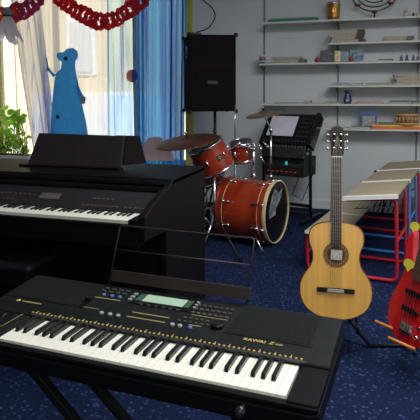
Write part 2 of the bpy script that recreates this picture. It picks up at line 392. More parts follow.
# potted plant on the sill
LEAF = paper('green_leaf', (.50, .85, .14), .55)
pp = aty(17, 160, 5.98); pl = thing('potted_plant', 'bushy green leafed plant in a white planter on the window sill', 'plant', (pp.x, 5.90, wz0))
MB().prism([(-.26, 0), (.28, 0), (.30, .1), (-.28, .1)], -.08, .08).build('planter', FWH, pl, bev=.008)
MB().box(-.26, .28, -.07, .07, .098, .104).build('soil', mat('soil', (.05, .03, .02), .95, noise=.3), pl)
lf = MB(); st = MB()
for i in range(150):
    b = Vector((random.uniform(-.22, .24), random.uniform(-.05, .05), .1)); hgt = random.uniform(.05, .60)*(1-.35*abs(b.x))
    tip = b+Vector((random.uniform(-.12, .10), random.uniform(-.10, .05), hgt))
    if i % 3 == 0: st.tube([b, b.lerp(tip, .5)+Vector((.01, 0, .02)), tip], .004, 5)
    L_ = random.uniform(.07, .13); W = L_*.36
    a = random.uniform(0, 2*pi); e = random.uniform(-.7, .7)
    d = Vector((cos(a)*cos(e), sin(a)*cos(e)*.5, sin(e))).normalized(); s = d.cross(Vector((random.uniform(-.4, .4), -1, random.uniform(-.4, .6)))).normalized(); nn = d.cross(s)
    lf.add([tip, tip+d*L_*.3+s*W*.8+nn*.008, tip+d*L_*.65+s*W*.75+nn*.006, tip+d*L_, tip+d*L_*.65-s*W*.75+nn*.006, tip+d*L_*.3-s*W*.8+nn*.008, tip+d*L_*.5-nn*.006],
           [(0, 1, 6), (1, 2, 6), (2, 3, 6), (3, 4, 6), (4, 5, 6), (5, 0, 6)], True)
st.build('stem', mat('stem', (.12, .16, .05), .7), pl); lf.build('foliage', LEAF, pl)

# ============================================================ DIGITAL PIANO
PIANO = mat('dark_rosewood_black', (.005, .004, .0042), .5, spec=.15, noise=.25, nscale=5, stretch=(1, 6, 6))
PIANO2 = mat('dark_rosewood_front', (.006, .0045, .005), .6, spec=.12, noise=.2, nscale=5)
PX1, PX0 = -1.04, -2.50
dpn = thing('digital_piano', 'black upright digital piano with long keyboard in front of the window', 'piano', (PX0, 2.25, 0))
W = PX1-PX0
side = [(0, .655), (.0, .71), (.01, .765), (.10, .805), (.22, .84), (.31, .855), (.345, .875), (.36, .885), (.88, .885), (.88, 0), (.20, 0), (.20, .05), (.26, .08), (.26, .64), (0, .655)]
side = side[:-1]
MB().prism(side, W-.035, W, axis='x').build('side_panel', PIANO, dpn, bev=.004)
MB().prism(side, 0, .035, axis='x').build('side_panel', PIANO, dpn, bev=.004)
MB().box(.036, W-.036, .0, .45, .62, .70).build('key_bed', PIANO2, dpn, bev=.006)
MB().box(.0, W, .36, .88, .86, .888).build('top_lid', PIANO, dpn, bev=.006)
MB().box(.036, W-.036, .84, .87, .05, .86).build('back_panel', PIANO2, dpn)
MB().box(.036, W-.036, .30, .33, .08, .62).build('knee_panel', PIANO2, dpn)
# fascia: stepped rails between keys and lid
fa = MB()
fa.prism([(.33, .86), (.335, .878), (.38, .878), (.38, .84), (.345, .84)], .036, W-.036, axis='x')
fa.prism([(.305, .836), (.31, .85), (.36, .85), (.36, .815), (.31, .815)], .036, W-.036, axis='x')
fa.build('fallboard_rail', PIANO, dpn, bev=.003)
cp = MB().prism([(.165, .735), (.17, .75), (.30, .822), (.34, .822), (.34, .735)], .036, W-.036, axis='x').build('control_panel', mat('piano_panel', (.014, .013, .015), .5, noise=.2), dpn)
sl = atan2(.072, .13)
def on_panel(mb, x0, x1, v0, v1, h=.002):
    """box on sloped control panel; v runs up the slope in metres"""
    M = Matrix.Translation((0, .17, .75)) @ Matrix.Rotation(sl, 4, 'X'); mb.box(x0, x1, v0, v1, 0, h, M)
LCDP = mat('dim_lcd', (.10, .09, .075), .3, noise=.1)
mb = MB(); on_panel(mb, W-.72, W-.60, .055, .10, .002); mb.build('display', LCDP, dpn)
BTN = mat('piano_button', (.10, .06, .05), .5, noise=.2)
bx_ = []
for k in range(9): bx_.append((W-.44+k*.024, .02))
for k in range(5): bx_.append((W-.20+k*.026, .02))
for k in range(5): bx_.append((W-.40+k*.026, .075))
for k in range(8): bx_.append((W-.98+k*.03, .075))
for k in range(5): bx_.append((W-1.0+k*.03, .03))
for x, v in bx_:
    mb = MB(); on_panel(mb, x, x+.014, v, v+.009, .004); mb.build('button', BTN, dpn)
KW = mat('white_key', (.92, .92, .80), .3, noise=.02, emit=None); KB = mat('black_key', (.010, .010, .011), .28, noise=.1)
def keys(parent, n_white, x0, first, y0, ytop, z, blen=.095, hgt=.011, vis0=0):
    """first = scale degree of the first white key (0 = C)"""
    kw = .0235
    wm = MB().box(.0006, kw-.0006, 0, ytop, -.016, 0).mesh('white_key', KW)
    bm_ = MB().prism([(ytop-blen, -.004), (ytop-blen+.008, hgt), (ytop, hgt+.001), (ytop, -.004)], -.0055, .0055, axis='x').mesh('black_key', KB)
    for i in range(vis0, n_white):
        o = bpy.data.objects.new('white_key', wm); COL.objects.link(o); o.parent = parent; o.location = (x0+i*kw, y0, z)
        deg = (i+first) % 7
        if deg in (0, 1, 3, 4, 5) and i < n_white-1:
            b = bpy.data.objects.new('black_key', bm_); COL.objects.link(b); b.parent = parent
            off = {0: -.0025, 1: .0025, 3: -.003, 4: 0, 5: .003}[deg]; b.location = (x0+(i+1)*kw+off, y0, z)
nW = 52; KXR = W-.085
keys(dpn, nW, KXR-nW*.0235, 5, .012, .148, .745, blen=.078, hgt=.006)
MB().box(.036, W-.036, .0, .0115, .695, .727).build('key_slip', PIANO, dpn, bev=.003)
MB().box(KXR+.001, W-.036, .0, .165, .70, .752).build('end_block', PIANO, dpn, bev=.004)
# music rest
dY = 2.85-2.25
def pxl(x, y, yy=2.85): p = aty(x, y, yy); return (p.x-PX0, p.z)
Z0 = .888
def rest(pl, y, t): return MB().prism([pxl(*q) for q in pl], 0, t)
mr = Matrix.Translation((0, dY, Z0)) @ Matrix.Rotation(R(-14), 4, 'X') @ Matrix.Translation((0, 0, -Z0))
a = MB().prism([pxl(27, 166), pxl(34, 132.5), pxl(120.5, 135.5), pxl(120.5, 169)], 0, .012, M=mr).build('music_rest', mat('music_rest_brown', (.022, .015, .017), .5, noise=.2), dpn, bev=.003)
mr2 = Matrix.Translation((0, dY+.03, Z0)) @ Matrix.Rotation(R(-14), 4, 'X') @ Matrix.Translation((0, 0, -Z0))
MB().prism([pxl(112, 166, 2.88), pxl(112, 134.8, 2.88), pxl(136, 135.3, 2.88), pxl(145.5, 163, 2.88)], 0, .01, M=mr2).build('rear_rest', mat('rear_rest', (.012, .007, .007), .5), dpn, bev=.003)
MB().box(pxl(22, 166)[0], pxl(122, 166)[0], dY-.03, dY+.02, Z0, Z0+.012).build('rest_ledge', PIANO, dpn, bev=.003)

# piano bench, left
bn = thing('piano_bench', 'black leatherette piano bench tucked under the digital piano', 'bench', (-2.0, 2.30, 0))
LEA = mat('black_leather', (.012, .012, .013), .32, noise=.2, nscale=20, bump=.15, bscale=90)
MB().box(-.36, .36, -.10, .22, .45, .50).build('seat', LEA, bn, bev=.02)
MB().box(-.34, .34, -.09, .21, .39, .449).build('seat_frame', PIANO2, bn, bev=.004)
for sx in (-.31, .31):
    for sy in (-.06, .18): MB().box(sx-.02, sx+.02, sy-.02, sy+.02, 0, .39).build('leg', PIANO2, bn, bev=.003)

# ============================================================ FOREGROUND KEYBOARD (workstation)
KBZ = .6396; kz = .065
kb = thing('electronic_keyboard', 'large dark green black electronic keyboard with music stand in the foreground', 'keyboard', (-1.0509, 1.2611, KBZ-kz), R(-3.436))
CASE = mat('keyboard_case', (.0085, .011, .0105), .6, spec=.13, noise=.2, nscale=40, bump=.1, bscale=400)
CASE2 = mat('keyboard_low_case', (.004, .0045, .005), .45, spec=.10, noise=.1)
xl, xr = -.187, .926
# lower case with rounded corners (plan view)
def plan(x0, x1, y0, y1, r):
    pts = []
    for cx_, cy_, a0 in ((x1-r, y0+r, -90), (x1-r, y1-r, 0), (x0+r, y1-r, 90), (x0+r, y0+r, 180)):
        for k in range(6): t = R(a0+18*k); pts.append((cx_+r*cos(t), cy_+r*sin(t)))
    return pts
MB().prism(plan(xl, xr, -.028, .415, .025), 0, kz-.018, axis='z').build('lower_case', CASE2, kb, bev=.006)
MB().prism(plan(xl+.002, xr-.002, -.026, -.004, .009), kz-.016, kz-.004, axis='z').build('front_lip', CASE2, kb, bev=.003)
# deck behind the keys
MB().prism([(.150, kz-.02), (.150, kz+.008), (.172, kz+.011), (.20, kz+.020), (.40, kz+.034), (.412, kz+.026), (.412, kz-.02)], xl+.003, xr-.003, axis='x').build('top_panel', CASE, kb, bev=.005)
def dz(y): return kz + (.020+.014*(y-.20)/.20 if y >= .2 else .011+.009*(y-.172)/.028)
# cheeks both sides of keys
MB().box(.850, xr-.003, -.02, .1505, kz-.02, kz+.002).build('cheek_block', CASE2, kb, bev=.004)
MB().box(xl+.003, -.004, -.02, .1505, kz-.02, kz+.006).build('cheek_block', CASE, kb, bev=.006)
keys(kb, 36, 0, 0, 0, .148, kz, blen=.098, hgt=.0115)
STRIP = mat('key_strip', (.022, .024, .032), .45, noise=.1)
MB().box(-.004, .862, .1485, .158, kz+.006, kz+.0105).build('key_strip', STRIP, kb)
GOLD = mat('gold_print', (.75, .55, .16), .4, metal=.2); GOLDD = mat('dim_gold_print', (.36, .28, .10), .5)
GW = mat('grey_button', (.30, .36, .36), .45, noise=.1); BB = mat('blue_button', (.10, .16, .42), .45, noise=.1); DK = mat('dark_button', (.075, .07, .06), .5, noise=.2)
tp = atan2(.014, .20)
pr = MB()
for i in range(61):
    x = -.012+i*.0143; pr.box(x, x+.0055, .161, .166, kz+.009, kz+.0125)
    if i % 3 == 1: pr.box(x+.002, x+.004, .169, .1735, kz+.0095, kz+.0135)
pr.build('program_lettering', GOLD, kb)
def pan(mb, x0, x1, y0, y1, h0=0, h=.002):
    M = Matrix.Translation((0, .20, kz+.020)) @ Matrix.Rotation(tp, 4, 'X'); mb.box(x0, x1, y0-.2, y1-.2, h0, h, M)
# speaker grilles
GRL = mat('speaker_mesh', (.009, .010, .010), .8, spec=.15, noise=.4, nscale=250, bump=.5, bscale=500)
for x0, x1, y0, y1 in ((.618, .862, .222, .392), (-.172, .108, .232, .392)):
    M = Matrix.Translation((0, .20, kz+.020)) @ Matrix.Rotation(tp, 4, 'X')
    fr_ = MB().prism([(x0-.006, y0-.206), (x1+.004, y0-.206), (x1+.004, y1-.194), (x0+.002, y1-.194)], .0003, .0022, M=M, axis='z').build('speaker_frame', CASE, kb, bev=.002)
    MB().prism([(x0, y0-.2), (x1-.002, y0-.2), (x1-.002, y1-.2), (x0+.006, y1-.2)], .0024, .0030, M=M, axis='z').build('speaker_grille', GRL, fr_)
# display
mb = MB(); pan(mb, .262, .475, .300, .385, 0, .005); dh = mb.build('display_housing', BLKG, kb, bev=.002)
LCD = mat('lcd_green', (.30, .42, .30), .3, emit=(.32, .50, .36), estr=.30, noise=.04); LCDS = mat('lcd_side', (.05, .11, .07), .3)
mb = MB(); pan(mb, .297, .440, .318, .366, .005, .006); mb.build('display_screen', LCD, dh)
mb = MB(); pan(mb, .272, .295, .318, .366, .005, .0058); pan(mb, .442, .462, .318, .366, .005, .0058); build_loose(mb, 'display_border', LCDS, dh)
# buttons
def btn(x, y, w, d, m, h=.005):
    mb = MB(); pan(mb, x-w/2, x+w/2, y-d/2, y+d/2, 0, h); mb.build('button', m, kb, bev=.001)
def rbtn(x, y, r, m):
    mb = MB().cyl((x, y, dz(y)), (x, y, dz(y)+.006), r, r*.85, 12); mb.build('round_button', m, kb)
for x in (.151, .182, .212): rbtn(x, .325, .0075, BB)
for x in (.214, .244, .273): rbtn(x, .211, .0075, GW)
for x, m_ in ((.456, GW), (.480, GW), (.513, BB)): rbtn(x, .211, .0075, m_)
for k in range(4):
    for q in range(2): btn(.135+k*.027, .352+q*.022, .014, .006, DK)
for k in range(6): btn(.305+k*.0255, .300, .012, .005, DK)
for k in range(7):
    for q in range(3): btn(.484+k*.0185, .300+q*.026, .011, .007, DK)
for k in range(6): btn(.475+k*.018, .262, .009, .006, DK)
for k in range(6): btn(.465+k*.018, .240, .009, .005, DK)
for k in range(3): btn(.474, .330+k*.018, .012, .008, GW)
for k in range(3): btn(.252, .322+k*.02, .013, .010, GW)
bar = MB(); pan(bar, .302, .428, .247, .251, 0, .0012); pan(bar, .298, .428, .217, .221, 0, .0012); pan(bar, .130, .225, .304, .308, 0, .0012); pan(bar, .500, .54, .228, .231, 0, .0012)
pan(bar, .484, .60, .288, .290, 0, .0012); pan(bar, .13, .19, .232, .234, 0, .0012)
build_loose(bar, 'printed_line', GOLDD, kb)
# data dial, sliders
MB().cyl((.585, .245, dz(.245)), (.585, .245, dz(.245)+.012), .020, .018, 24).build('data_dial', BLKG, kb)
mb = MB(); pan(mb, .118, .132, .225, .285, 0, .003); sd = mb.build('volume_slot', CASE2, kb)
mb = MB(); pan(mb, .114, .136, .268, .280, .003, .014); mb.build('slider_cap', BLK, sd, bev=.002)
# wheels at left
for x in (-.120, -.070):
    w_ = MB().box(x-.017, x+.017, .065, .145, kz+.006, kz+.0075).build('wheel_well', BLKG, kb)
    MB().cyl((x-.010, .105, kz-.006), (x+.010, .105, kz-.006), .028, n=24).build('wheel', BLK, w_)
ol = MB()
for a_, b_ in (((-.150, -.036), (.055, .0565)), ((-.150, -.036), (.153, .1545)), ((-.0375, -.036), (.055, .1545))): ol.box(a_[0], a_[1], b_[0], b_[1], kz+.006, kz+.0072)
build_loose(ol, 'wheel_outline', GOLDD, kb)
# lettering
text('KAWAI', .0185, GOLD, kb, (.678, .196, dz(.2)+.0008), (tp, 0, 0), bold=.0001, sx=1.05)
text('1000', .011, GOLDD, kb, (.766, .197, dz(.2)+.0008), (tp, 0, 0), bold=.0002, sx=1.0, shear=.3)
text('Z', .019, GOLD, kb, (.750, .197, dz(.2)+.0008), (tp, 0, 0), bold=.0001, sx=1.0, shear=.3)
lg = MB().lathe([(.001, 0), (.008, 0), (.008, .0015), (.001, .002)], Matrix.Translation((-.103, .208, dz(.205)+.0004)), 16)
for k in range(9): lg.box(-.085+k*.0085, -.080+k*.0085, .204, .2085, dz(.205), dz(.205)+.0018)
lg.build('emblem', GOLD, kb)
# wire music stand clipped to the rear of the keyboard
WIRE = mat('bronze_wire', (.05, .042, .034), .4, metal=.4); BRN = mat('brown_ledge', (.026, .016, .012), .55, noise=.2, nscale=12)
p0 = .118; p1 = .622; yb = .405; zb = kz+.026
ms = MB().tube(rounded([(p0, yb, zb), (p0+.014, yb+.065, zb+.205), (p1+.008, yb+.065, zb+.205), (p1, yb, zb)], .012), .0028, 8).build('music_stand', WIRE, kb)
MB().tube([(p0+.008, yb+.040, zb+.124), (p1+.003, yb+.040, zb+.124)], .0026, 8).build('cross_wire', WIRE, ms)
MB().prism([(yb+.001, zb+.022), (yb+.012, zb+.058), (yb+.017, zb+.058), (yb+.007, zb+.022)], p0+.010, p1+.012, axis='x').build('page_ledge', BRN, ms, bev=.001)
MB().box(p0-.02, p1, yb-.035, yb-.004, zb-.002, zb+.006).build('stand_lip', BLK, ms, bev=.002)

# X stand
xs = thing('keyboard_stand', 'black folding X-frame stand carrying the foreground electronic keyboard', 'stand', (-1.0509, 1.2611, 0), R(-3.436))
zt = KBZ-kz
def sq(mb, a, b, t):
    a, b = Vector(a), Vector(b); d = (b-a).normalized(); x = d.cross(Vector((0, 1, 0))).normalized(); y = d.cross(x); vs = []
    for p in (a, b):
        for i, j in ((-1, -1), (1, -1), (1, 1), (-1, 1)): vs.append(p+x*i*t+y*j*t)
    return mb.add(vs, [(0, 1, 5, 4), (1, 2, 6, 5), (2, 3, 7, 6), (3, 0, 4, 7), (3, 2, 1, 0), (4, 5, 6, 7)])
bars_ = (((.06, .05, zt-.02), (.66, .05, .02)), ((.155, .13, zt-.02), (.76, .13, .02)), ((.78, .09, zt-.02), (.16, .09, .02)))
for a_, b_ in bars_: sq(MB(), a_, b_, .013).build('leg', BLKMET, xs, bev=.003)
for x, ys in ((.70, (.0, .36)), (.16, (.0, .36))): MB().cyl((x, ys[0]-.02, .018), (x, ys[1], .018), .016).build('foot_bar', BLKMET, xs)
for x in (.06, .78): MB().cyl((x, .02, zt-.018), (x, .38, zt-.018), .016).build('top_bar', BLKMET, xs)
MB().cyl((.44, .03, .30), (.44, .15, .30), .014).build('pivot_bolt', CHROME, xs)
kb_w = Matrix.Translation((-1.0509, 1.2611, 0)) @ Matrix.Rotation(R(-3.436), 4, 'Z'); kn = kb_w.inverted() @ aty(240, 411.5, 1.17)
MB().sph(kn, .013).cyl(kn, kn+Vector((0, .10, 0)), .006).build('knob', mat('knob_gloss', (.02, .02, .022), .15), xs)
MB().cyl(kn+Vector((0, .08, 0)), kn+Vector((-.06, .08, -.12)), .012).build('lock_arm', BLKMET, xs)

# ============================================================ ACOUSTIC GUITAR
SPR = mat('spruce_top', (.80, .43, .075), .32, noise=.10, nscale=4, stretch=(9, 1, .4), coat=.5)
SIDEW = mat('guitar_side', (.16, .045, .015), .35, noise=.2, coat=.3); FRB = mat('fretboard', (.035, .022, .018), .5, noise=.2)
NECKW = mat('neck_wood', (.25, .20, .12), .45, noise=.1); FRT = mat('fret_wire', (.16, .14, .11), .4, metal=.5); NICK = mat('nickel', (.6, .58, .5), .3, metal=.9); IVORY = mat('ivory', (.72, .70, .62), .4)
gpos = aty(335.3, 319.5, 2.74)
gt = thing('acoustic_guitar', 'honey coloured classical guitar upright on a floor stand, facing us', 'guitar', gpos, R(5), R(-11))
prof = [(0, .002), (.003, .045), (.012, .085), (.03, .125), (.06, .160), (.10, .180), (.14, .186), (.18, .181), (.22, .162), (.255, .140), (.285, .127), (.31, .124), (.34, .128), (.375, .138), (.41, .142), (.44, .136), (.465, .115), (.48, .080), (.487, .04), (.488, .002)]
sm_ = bez([(w*(.965 if z < .25 else .94 if z < .36 else .97), 0, z) for z, w in prof], 4)
out = [(p.x, p.z) for p in sm_] + [(-p.x, p.z) for p in reversed(sm_)]
body = MB().prism(out, .004, .095, sm=True).build('body', SIDEW, gt)
MB().prism(out, 0, .0045).build('soundboard', SPR, gt)
rim = MB().tube([(x, .002, z) for x, z in out], .0035, 6, closed=True).build('binding', mat('binding', (.09, .03, .012), .4), gt)
def ring(r0, r1, c, y, m, name, par):
    mb = MB(); n = 40; vs = []
    for r, yy in ((r0, y), (r1, y), (r1, y-.0012), (r0, y-.0012)):
        for i in range(n): vs.append((c[0]+r*cos(2*pi*i/n), yy, c[1]+r*sin(2*pi*i/n)))
    mb.add(vs, [(k*n+i, k*n+(i+1) % n, ((k+1) % 4)*n+(i+1) % n, ((k+1) % 4)*n+i) for k in range(4) for i in range(n)]); return mb.build(name, m, par)
hc = (0, .323)
ros = ring(.044, .064, hc, -.0002, mat('rosette', (.20, .09, .03), .45, noise=.5, nscale=120), 'rosette', gt)
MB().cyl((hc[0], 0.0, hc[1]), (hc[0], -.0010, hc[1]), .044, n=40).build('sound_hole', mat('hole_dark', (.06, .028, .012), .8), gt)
MB().prism([(-.026, .297), (.030, .297), (.032, .345), (-.024, .347)], -.0018, -.0011).build('paper_label', mat('maker_label', (.62, .58, .50), .7, noise=.25, nscale=90), gt)
br = MB().box(-.094, .094, -.009, .0, .132, .156).build('bridge', BLK, gt, bev=.003)
MB().box(-.040, .040, -.0125, -.009, .147, .151).build('saddle', IVORY, br)
MB().box(-.042, .042, -.0115, -.009, .136, .1435).build('tie_block', mat('tie_block', (.45, .43, .38), .5, noise=.4, nscale=200), br)
# neck
nb, nt_ = .488, .822
MB().prism([(-.032, nb-.02), (.030, nb-.02), (.0255, nt_), (-.0285, nt_)], .004, .03).build('neck', NECKW, gt, bev=.006)
MB().prism([(-.027, .368), (.027, .368), (.024, nt_), (-.024, nt_)], -.007, .0035).build('fretboard', FRB, gt)
fre = MB(); sc_ = nt_-.149
for k in range(1, 19):
    z = nt_-sc_*(1-2**(-k/12)); w = .024+.003*(nt_-z)/.45; fre.box(-w, w, -.0088, -.0068, z-.0012, z+.0012)
build_loose(fre, 'fret', FRT, gt)
MB().box(-.027, .027, -.010, .01, nt_, nt_+.006).build('nut', IVORY, gt)
HW = mat('headstock_veneer', (.022, .010, .007), .35, noise=.2)
hd = [(-.028, nt_+.006), (-.034, nt_+.03), (-.036, nt_+.12), (-.034, nt_+.15), (-.025, nt_+.166), (-.01, nt_+.172), (.01, nt_+.172), (.025, nt_+.166), (.034, nt_+.15), (.036, nt_+.12), (.034, nt_+.03), (.028, nt_+.006)]
mh = Matrix.Translation((0, .0, nt_)) @ Matrix.Rotation(R(-8), 4, 'X') @ Matrix.Translation((0, 0, -nt_))
hs = MB().prism(hd, -.002, .018, M=mh).build('headstock', HW, gt, bev=.003)
mb = MB()
for s in (-1, 1): mb.prism([(s*.017-.0055, nt_+.035), (s*.017+.0055, nt_+.035), (s*.017+.0055, nt_+.135), (s*.017-.0055, nt_+.135)], -.0032, -.0018, M=mh)
build_loose(mb, 'slot', BLKM, hs)
for s in (-1, 1):
    for k in range(3):
        z = nt_+.048+k*.037
        p = MB().cyl(mh @ Vector((s*.010, -.005, z)), mh @ Vector((s*.024, -.005, z)), .0058).cyl(mh @ Vector((s*.034, .008, z)), mh @ Vector((s*.046, .008, z)), .003)
        p.sph(mh @ Vector((s*.050, .008, z)), .0085, 10, (.8, .8, 1)) ; p.build('tuning_peg', NICK, gt)
st_ = MB()
for k in range(6):
    x = -.022+.0088*k; xb = -.028+.0112*k; st_.cyl((xb, -.0125, .149), (x, -.0105, nt_+.003), .0006, n=5); st_.cyl((x, -.0105, nt_+.003), mh @ Vector((x*.75, -.006, nt_+.05+.03*(min(k, 5-k)))), .0006, n=5)
build_loose(st_, 'string', mat('nylon_string', (.42, .40, .34), .4), gt)
# its stand
f0 = atz(370, 345.5, .012)
gs = thing('guitar_stand', 'black tubular floor stand holding up the honey classical guitar', 'stand', (gpos.x, gpos.y+.22, 0), R(5))
MB().cyl((0, 0, .15), (0, .03, .66), .010).build('upright', BLKMET, gs)
MB().tube(rounded([(-.075, -.085, .62), (-.075, -.03, .605), (.075, -.03, .605), (.075, -.085, .62)], .02), .008, 8).cyl((0, .03, .60), (0, -.03, .605), .009).build('neck_yoke', BLKMET, gs)
for s in (-1, 1): MB().tube(rounded([(0, 0, .2), (s*.09, -.05, .155), (s*.09, -.25, .155-.02), (s*.09, -.26, .18)], .03), .009, 8).build('support_arm', BLKMET, gs)
MB().cyl((0, 0, .18), (-.12, .22, .012), .010).build('leg', BLKMET, gs)
MB().cyl((0, 0, .18), (0.08, .24, .012), .010).build('leg', BLKMET, gs)
gl_ = Matrix.Rotation(-R(5), 4, 'Z') @ (f0-Vector((gpos.x, gpos.y+.22, 0)))
MB().tube([(0, 0, .18), (gl_.x*.5, gl_.y*.5, .09), tuple(gl_)], .010, 8).build('leg', BLKMET, gs)

# ============================================================ BASS GUITAR
bp_ = aty(403.5, 343, 2.62)
BRED = mat('red_lacquer', (.60, .012, .018), .22, noise=.08, coat=.8)
bs = thing('bass_guitar', 'glossy red electric bass guitar standing at the right edge', 'bass guitar', bp_, R(-50), R(-15))
bo = [(0, 0), (-.06, .006), (-.105, .03), (-.135, .075), (-.145, .13), (-.137, .19), (-.115, .25), (-.102, .31), (-.105, .37), (-.118, .43), (-.120, .48), (-.108, .515), (-.092, .50), (-.078, .44), (-.06, .39), (-.035, .36), (.035, .355), (.055, .37), (.08, .41), (.105, .42), (.115, .38), (.108, .32), (.115, .26), (.145, .20), (.155, .13), (.14, .06), (.09, .015)]
sb = bez([(x, 0, z) for x, z in bo+[bo[0]]], 5)[:-1]; bo2 = [(p.x, p.z) for p in sb]
MB().prism(bo2, 0, .04, sm=True).build('body', BRED, bs, bev=.008)
MB().prism([(-.031, .34), (.031, .34), (.021, 1.0), (-.021, 1.0)], -.008, .02).build('neck', NECKW, bs, bev=.003)
MB().prism([(-.031, .30), (.031, .30), (.021, 1.0), (-.021, 1.0)], -.013, -.0075).build('fretboard', mat('bass_fretboard', (.10, .055, .03), .5, noise=.2), bs)
fre = MB()
for k in range(1, 23):
    z = 1.0-.86*(1-2**(-k/12)); w = .021+.010*(1-z)/.7
    if z > .31: fre.box(-w, w, -.0148, -.0128, z-.0012, z+.0012)
build_loose(fre, 'fret', NICK, bs)
MB().prism([(-.021, 1.0), (-.05, 1.04), (-.045, 1.17), (.0, 1.20), (.03, 1.12), (.021, 1.0)], -.004, .012).build('headstock', HW, bs, bev=.003)
for z in (.155, .235): MB().box(-.052, .052, -.013, 0, z-.012, z+.012).build('pickup', BLKG, bs, bev=.004)
bg = MB().box(-.038, .038, -.012, 0, .045, .095).build('bridge', CHROME, bs, bev=.002)
for k in range(4): MB().box(-.031+k*.0175, -.0205+k*.0175, -.018, -.012, .058, .088).build('saddle', NICK, bg, bev=.001)
for x, z in ((.085, .10), (.10, .145), (.075, .055)): MB().cyl((x, 0, z), (x, -.018, z), .010, .009, 14).build('control_knob', CHROME, bs)
mb = MB()
for k in range(4): mb.cyl((-.026+k*.0173, -.0185, .075), (-.015+k*.010, -.0165, 1.0), .0011, n=5)
build_loose(mb, 'string', NICK, bs)
# bass stand
ORN = mat('orange_rubber', (.62, .20, .04), .6, noise=.1)
s2 = thing('guitar_stand', 'black stand with orange rubber arms under the red bass', 'stand', (.17, 2.80, 0), 0)
Bq = lambda v: Vector(v)-Vector((.17, 2.80, 0))
nrm = Vector((-sin(R(50)), -cos(R(50)), 0)); 
a1 = aty(375, 321, 2.72); a2 = aty(388, 337.5, 2.56); nrm = Vector((-.92, .26, .10)).normalized()
for q, L_ in ((a1, .12), (a2, .12)):
    MB().tube([Bq(q), Bq(q - nrm*.06 + Vector((0, 0, -.006))), Bq(q-nrm*L_+Vector((0, 0, -.012)))], .0075, 10).build('support_arm', ORN, s2, label='orange rubber covered arm')
hub = Vector((.17, 2.80, .16))
MB().cyl(Bq(hub), Bq(hub+Vector((.05, .1, .65))), .011).build('upright', BLKMET, s2)
MB().sph(Bq(hub), .022).cyl(Bq(hub), Bq(a1-nrm*.12+Vector((0, 0, -.035))), .009).cyl(Bq(hub), Bq(a2-nrm*.12+Vector((0, 0, -.035))), .009).build('hub', BLKMET, s2)
fA = atz(370, 345.5, .01); fB = atz(440, 345, .01)
MB().tube(rounded([Bq(fA), Bq(fB)], .01), .010, 8).build('floor_bar', BLKMET, s2)
MB().sph(Bq(fA), .013).build('rubber_foot', BLKM, s2)
MB().cyl(Bq(hub), Bq((fA+fB)/2), .010).build('leg', BLKMET, s2)
MB().cyl(Bq(hub), Bq(Vector((.30, 3.05, .012))), .010).build('leg', BLKMET, s2)
# yellow sticker tags
YT = mat('yellow_paper', (.72, .68, .06), .6, noise=.05)
def bubble(): 
    pts = [(.026*cos(t), .023*sin(t)) for t in [R(-60)+2*pi*i/24*(.9) for i in range(24)]]; return pts+[(.002, -.040)]
tg = MB().prism(bubble(), -.001, .0, M=Matrix.Identity(4)).build('paper_tag', YT)
bpy.context.view_layer.update(); Mb = bs.matrix_world.copy()
nb_ = (Mb.to_3x3() @ Vector((0, -1, 0))).normalized(); q0 = Mb @ Vector((0, -.003, 0)); dd = _ray(409, 264); c0 = Vector((0, 0, H))
tg.matrix_world = Matrix.Translation(c0+dd*((q0-c0).dot(nb_)/dd.dot(nb_))) @ Mb.to_3x3().to_4x4() @ Matrix.Diagonal((1.35, 1, 1, 1)); tag(tg, 'yellow speech-bubble tag stuck on the horn of the red bass', 'tag')

# ============================================================ SCHOOL DESKS WITH BENCHES
TOPM = mat('desk_laminate', (.36, .30, .19), .45, noise=.08, nscale=3); EDGE = mat('desk_edge', (.78, .79, .76), .5, noise=.03)
TR = mat('red_tube', (.52, .012, .03), .35, noise=.08, coat=.3); TB = mat('blue_tube', (.04, .20, .55), .35, noise=.08, coat=.3)
def desk(loc, tube, label):
    d = thing('school_desk', label, 'desk', loc, R(-9), group='school desks with attached benches in a row')
    t = atan2(.045, .37)
    M = Matrix.Translation((0, 0, .575)) @ Matrix.Rotation(-t, 4, 'Y')
    tp_ = MB().box(0, .375, 0, .66, 0, .012, M).build('desktop', TOPM, d)
    e = MB().box(-.001, .376, -.012, .020, -.012, .0150, M).build('edge_band', EDGE, tp_); MB().box(-.001, .376, .66, .664, -.006, .0135, M).build('edge_band', EDGE, tp_)
    sp = MB().box(-.275, .0, 0, .66, .300, .314).build('bench_seat', TOPM, d)
    MB().box(-.276, .001, -.004, 0, .294, .3145).build('edge_band', EDGE, sp)
    if tube is TB: MB().sph((-.012, .645, .585), .014).cyl((-.012, .645, .585), (.01, .645, .58), .005).build('bag_hook', BLKMET, d)
    for y in (.03, .50):
        MB().tube(rounded([(.02, y, .562), (.358, y, .600), (.375, y, .02), (-.26, y, .02), (-.27, y, .285), (-.02, y, .288)], .05), .0125, 10).build('side_frame', tube, d)
    MB().cyl((.368, .03, .30), (.368, .50, .30), .009).build('cross_bar', tube, d)
    MB().cyl((-.262, .03, .15), (-.262, .50, .15), .009).build('cross_bar', tube, d)
    sh = MB()
    for k in range(8): sh.cyl((.08+k*.033, .05, .50+k*.004), (.08+k*.033, .48, .50+k*.004), .0025, n=6)
    sh.cyl((.07, .05, .50), (.34, .05, .535), .004, n=6).cyl((.07, .48, .50), (.34, .48, .535), .004, n=6); sh.build('wire_shelf', METAL, d)
    return d
v_ = Vector((sin(R(9)), cos(R(9)), 0)); O0 = Vector((-.272, 3.93, 0))
desk(O0, TR, 'nearest beige school desk, with red tube frame, behind the classical guitar')
desk(O0+v_*.70, TB, 'middle beige school desk of the row, on a blue tube frame')
desk(O0+v_*1.40, TR, 'farthest beige school desk of the row, nearest the shelf wall')
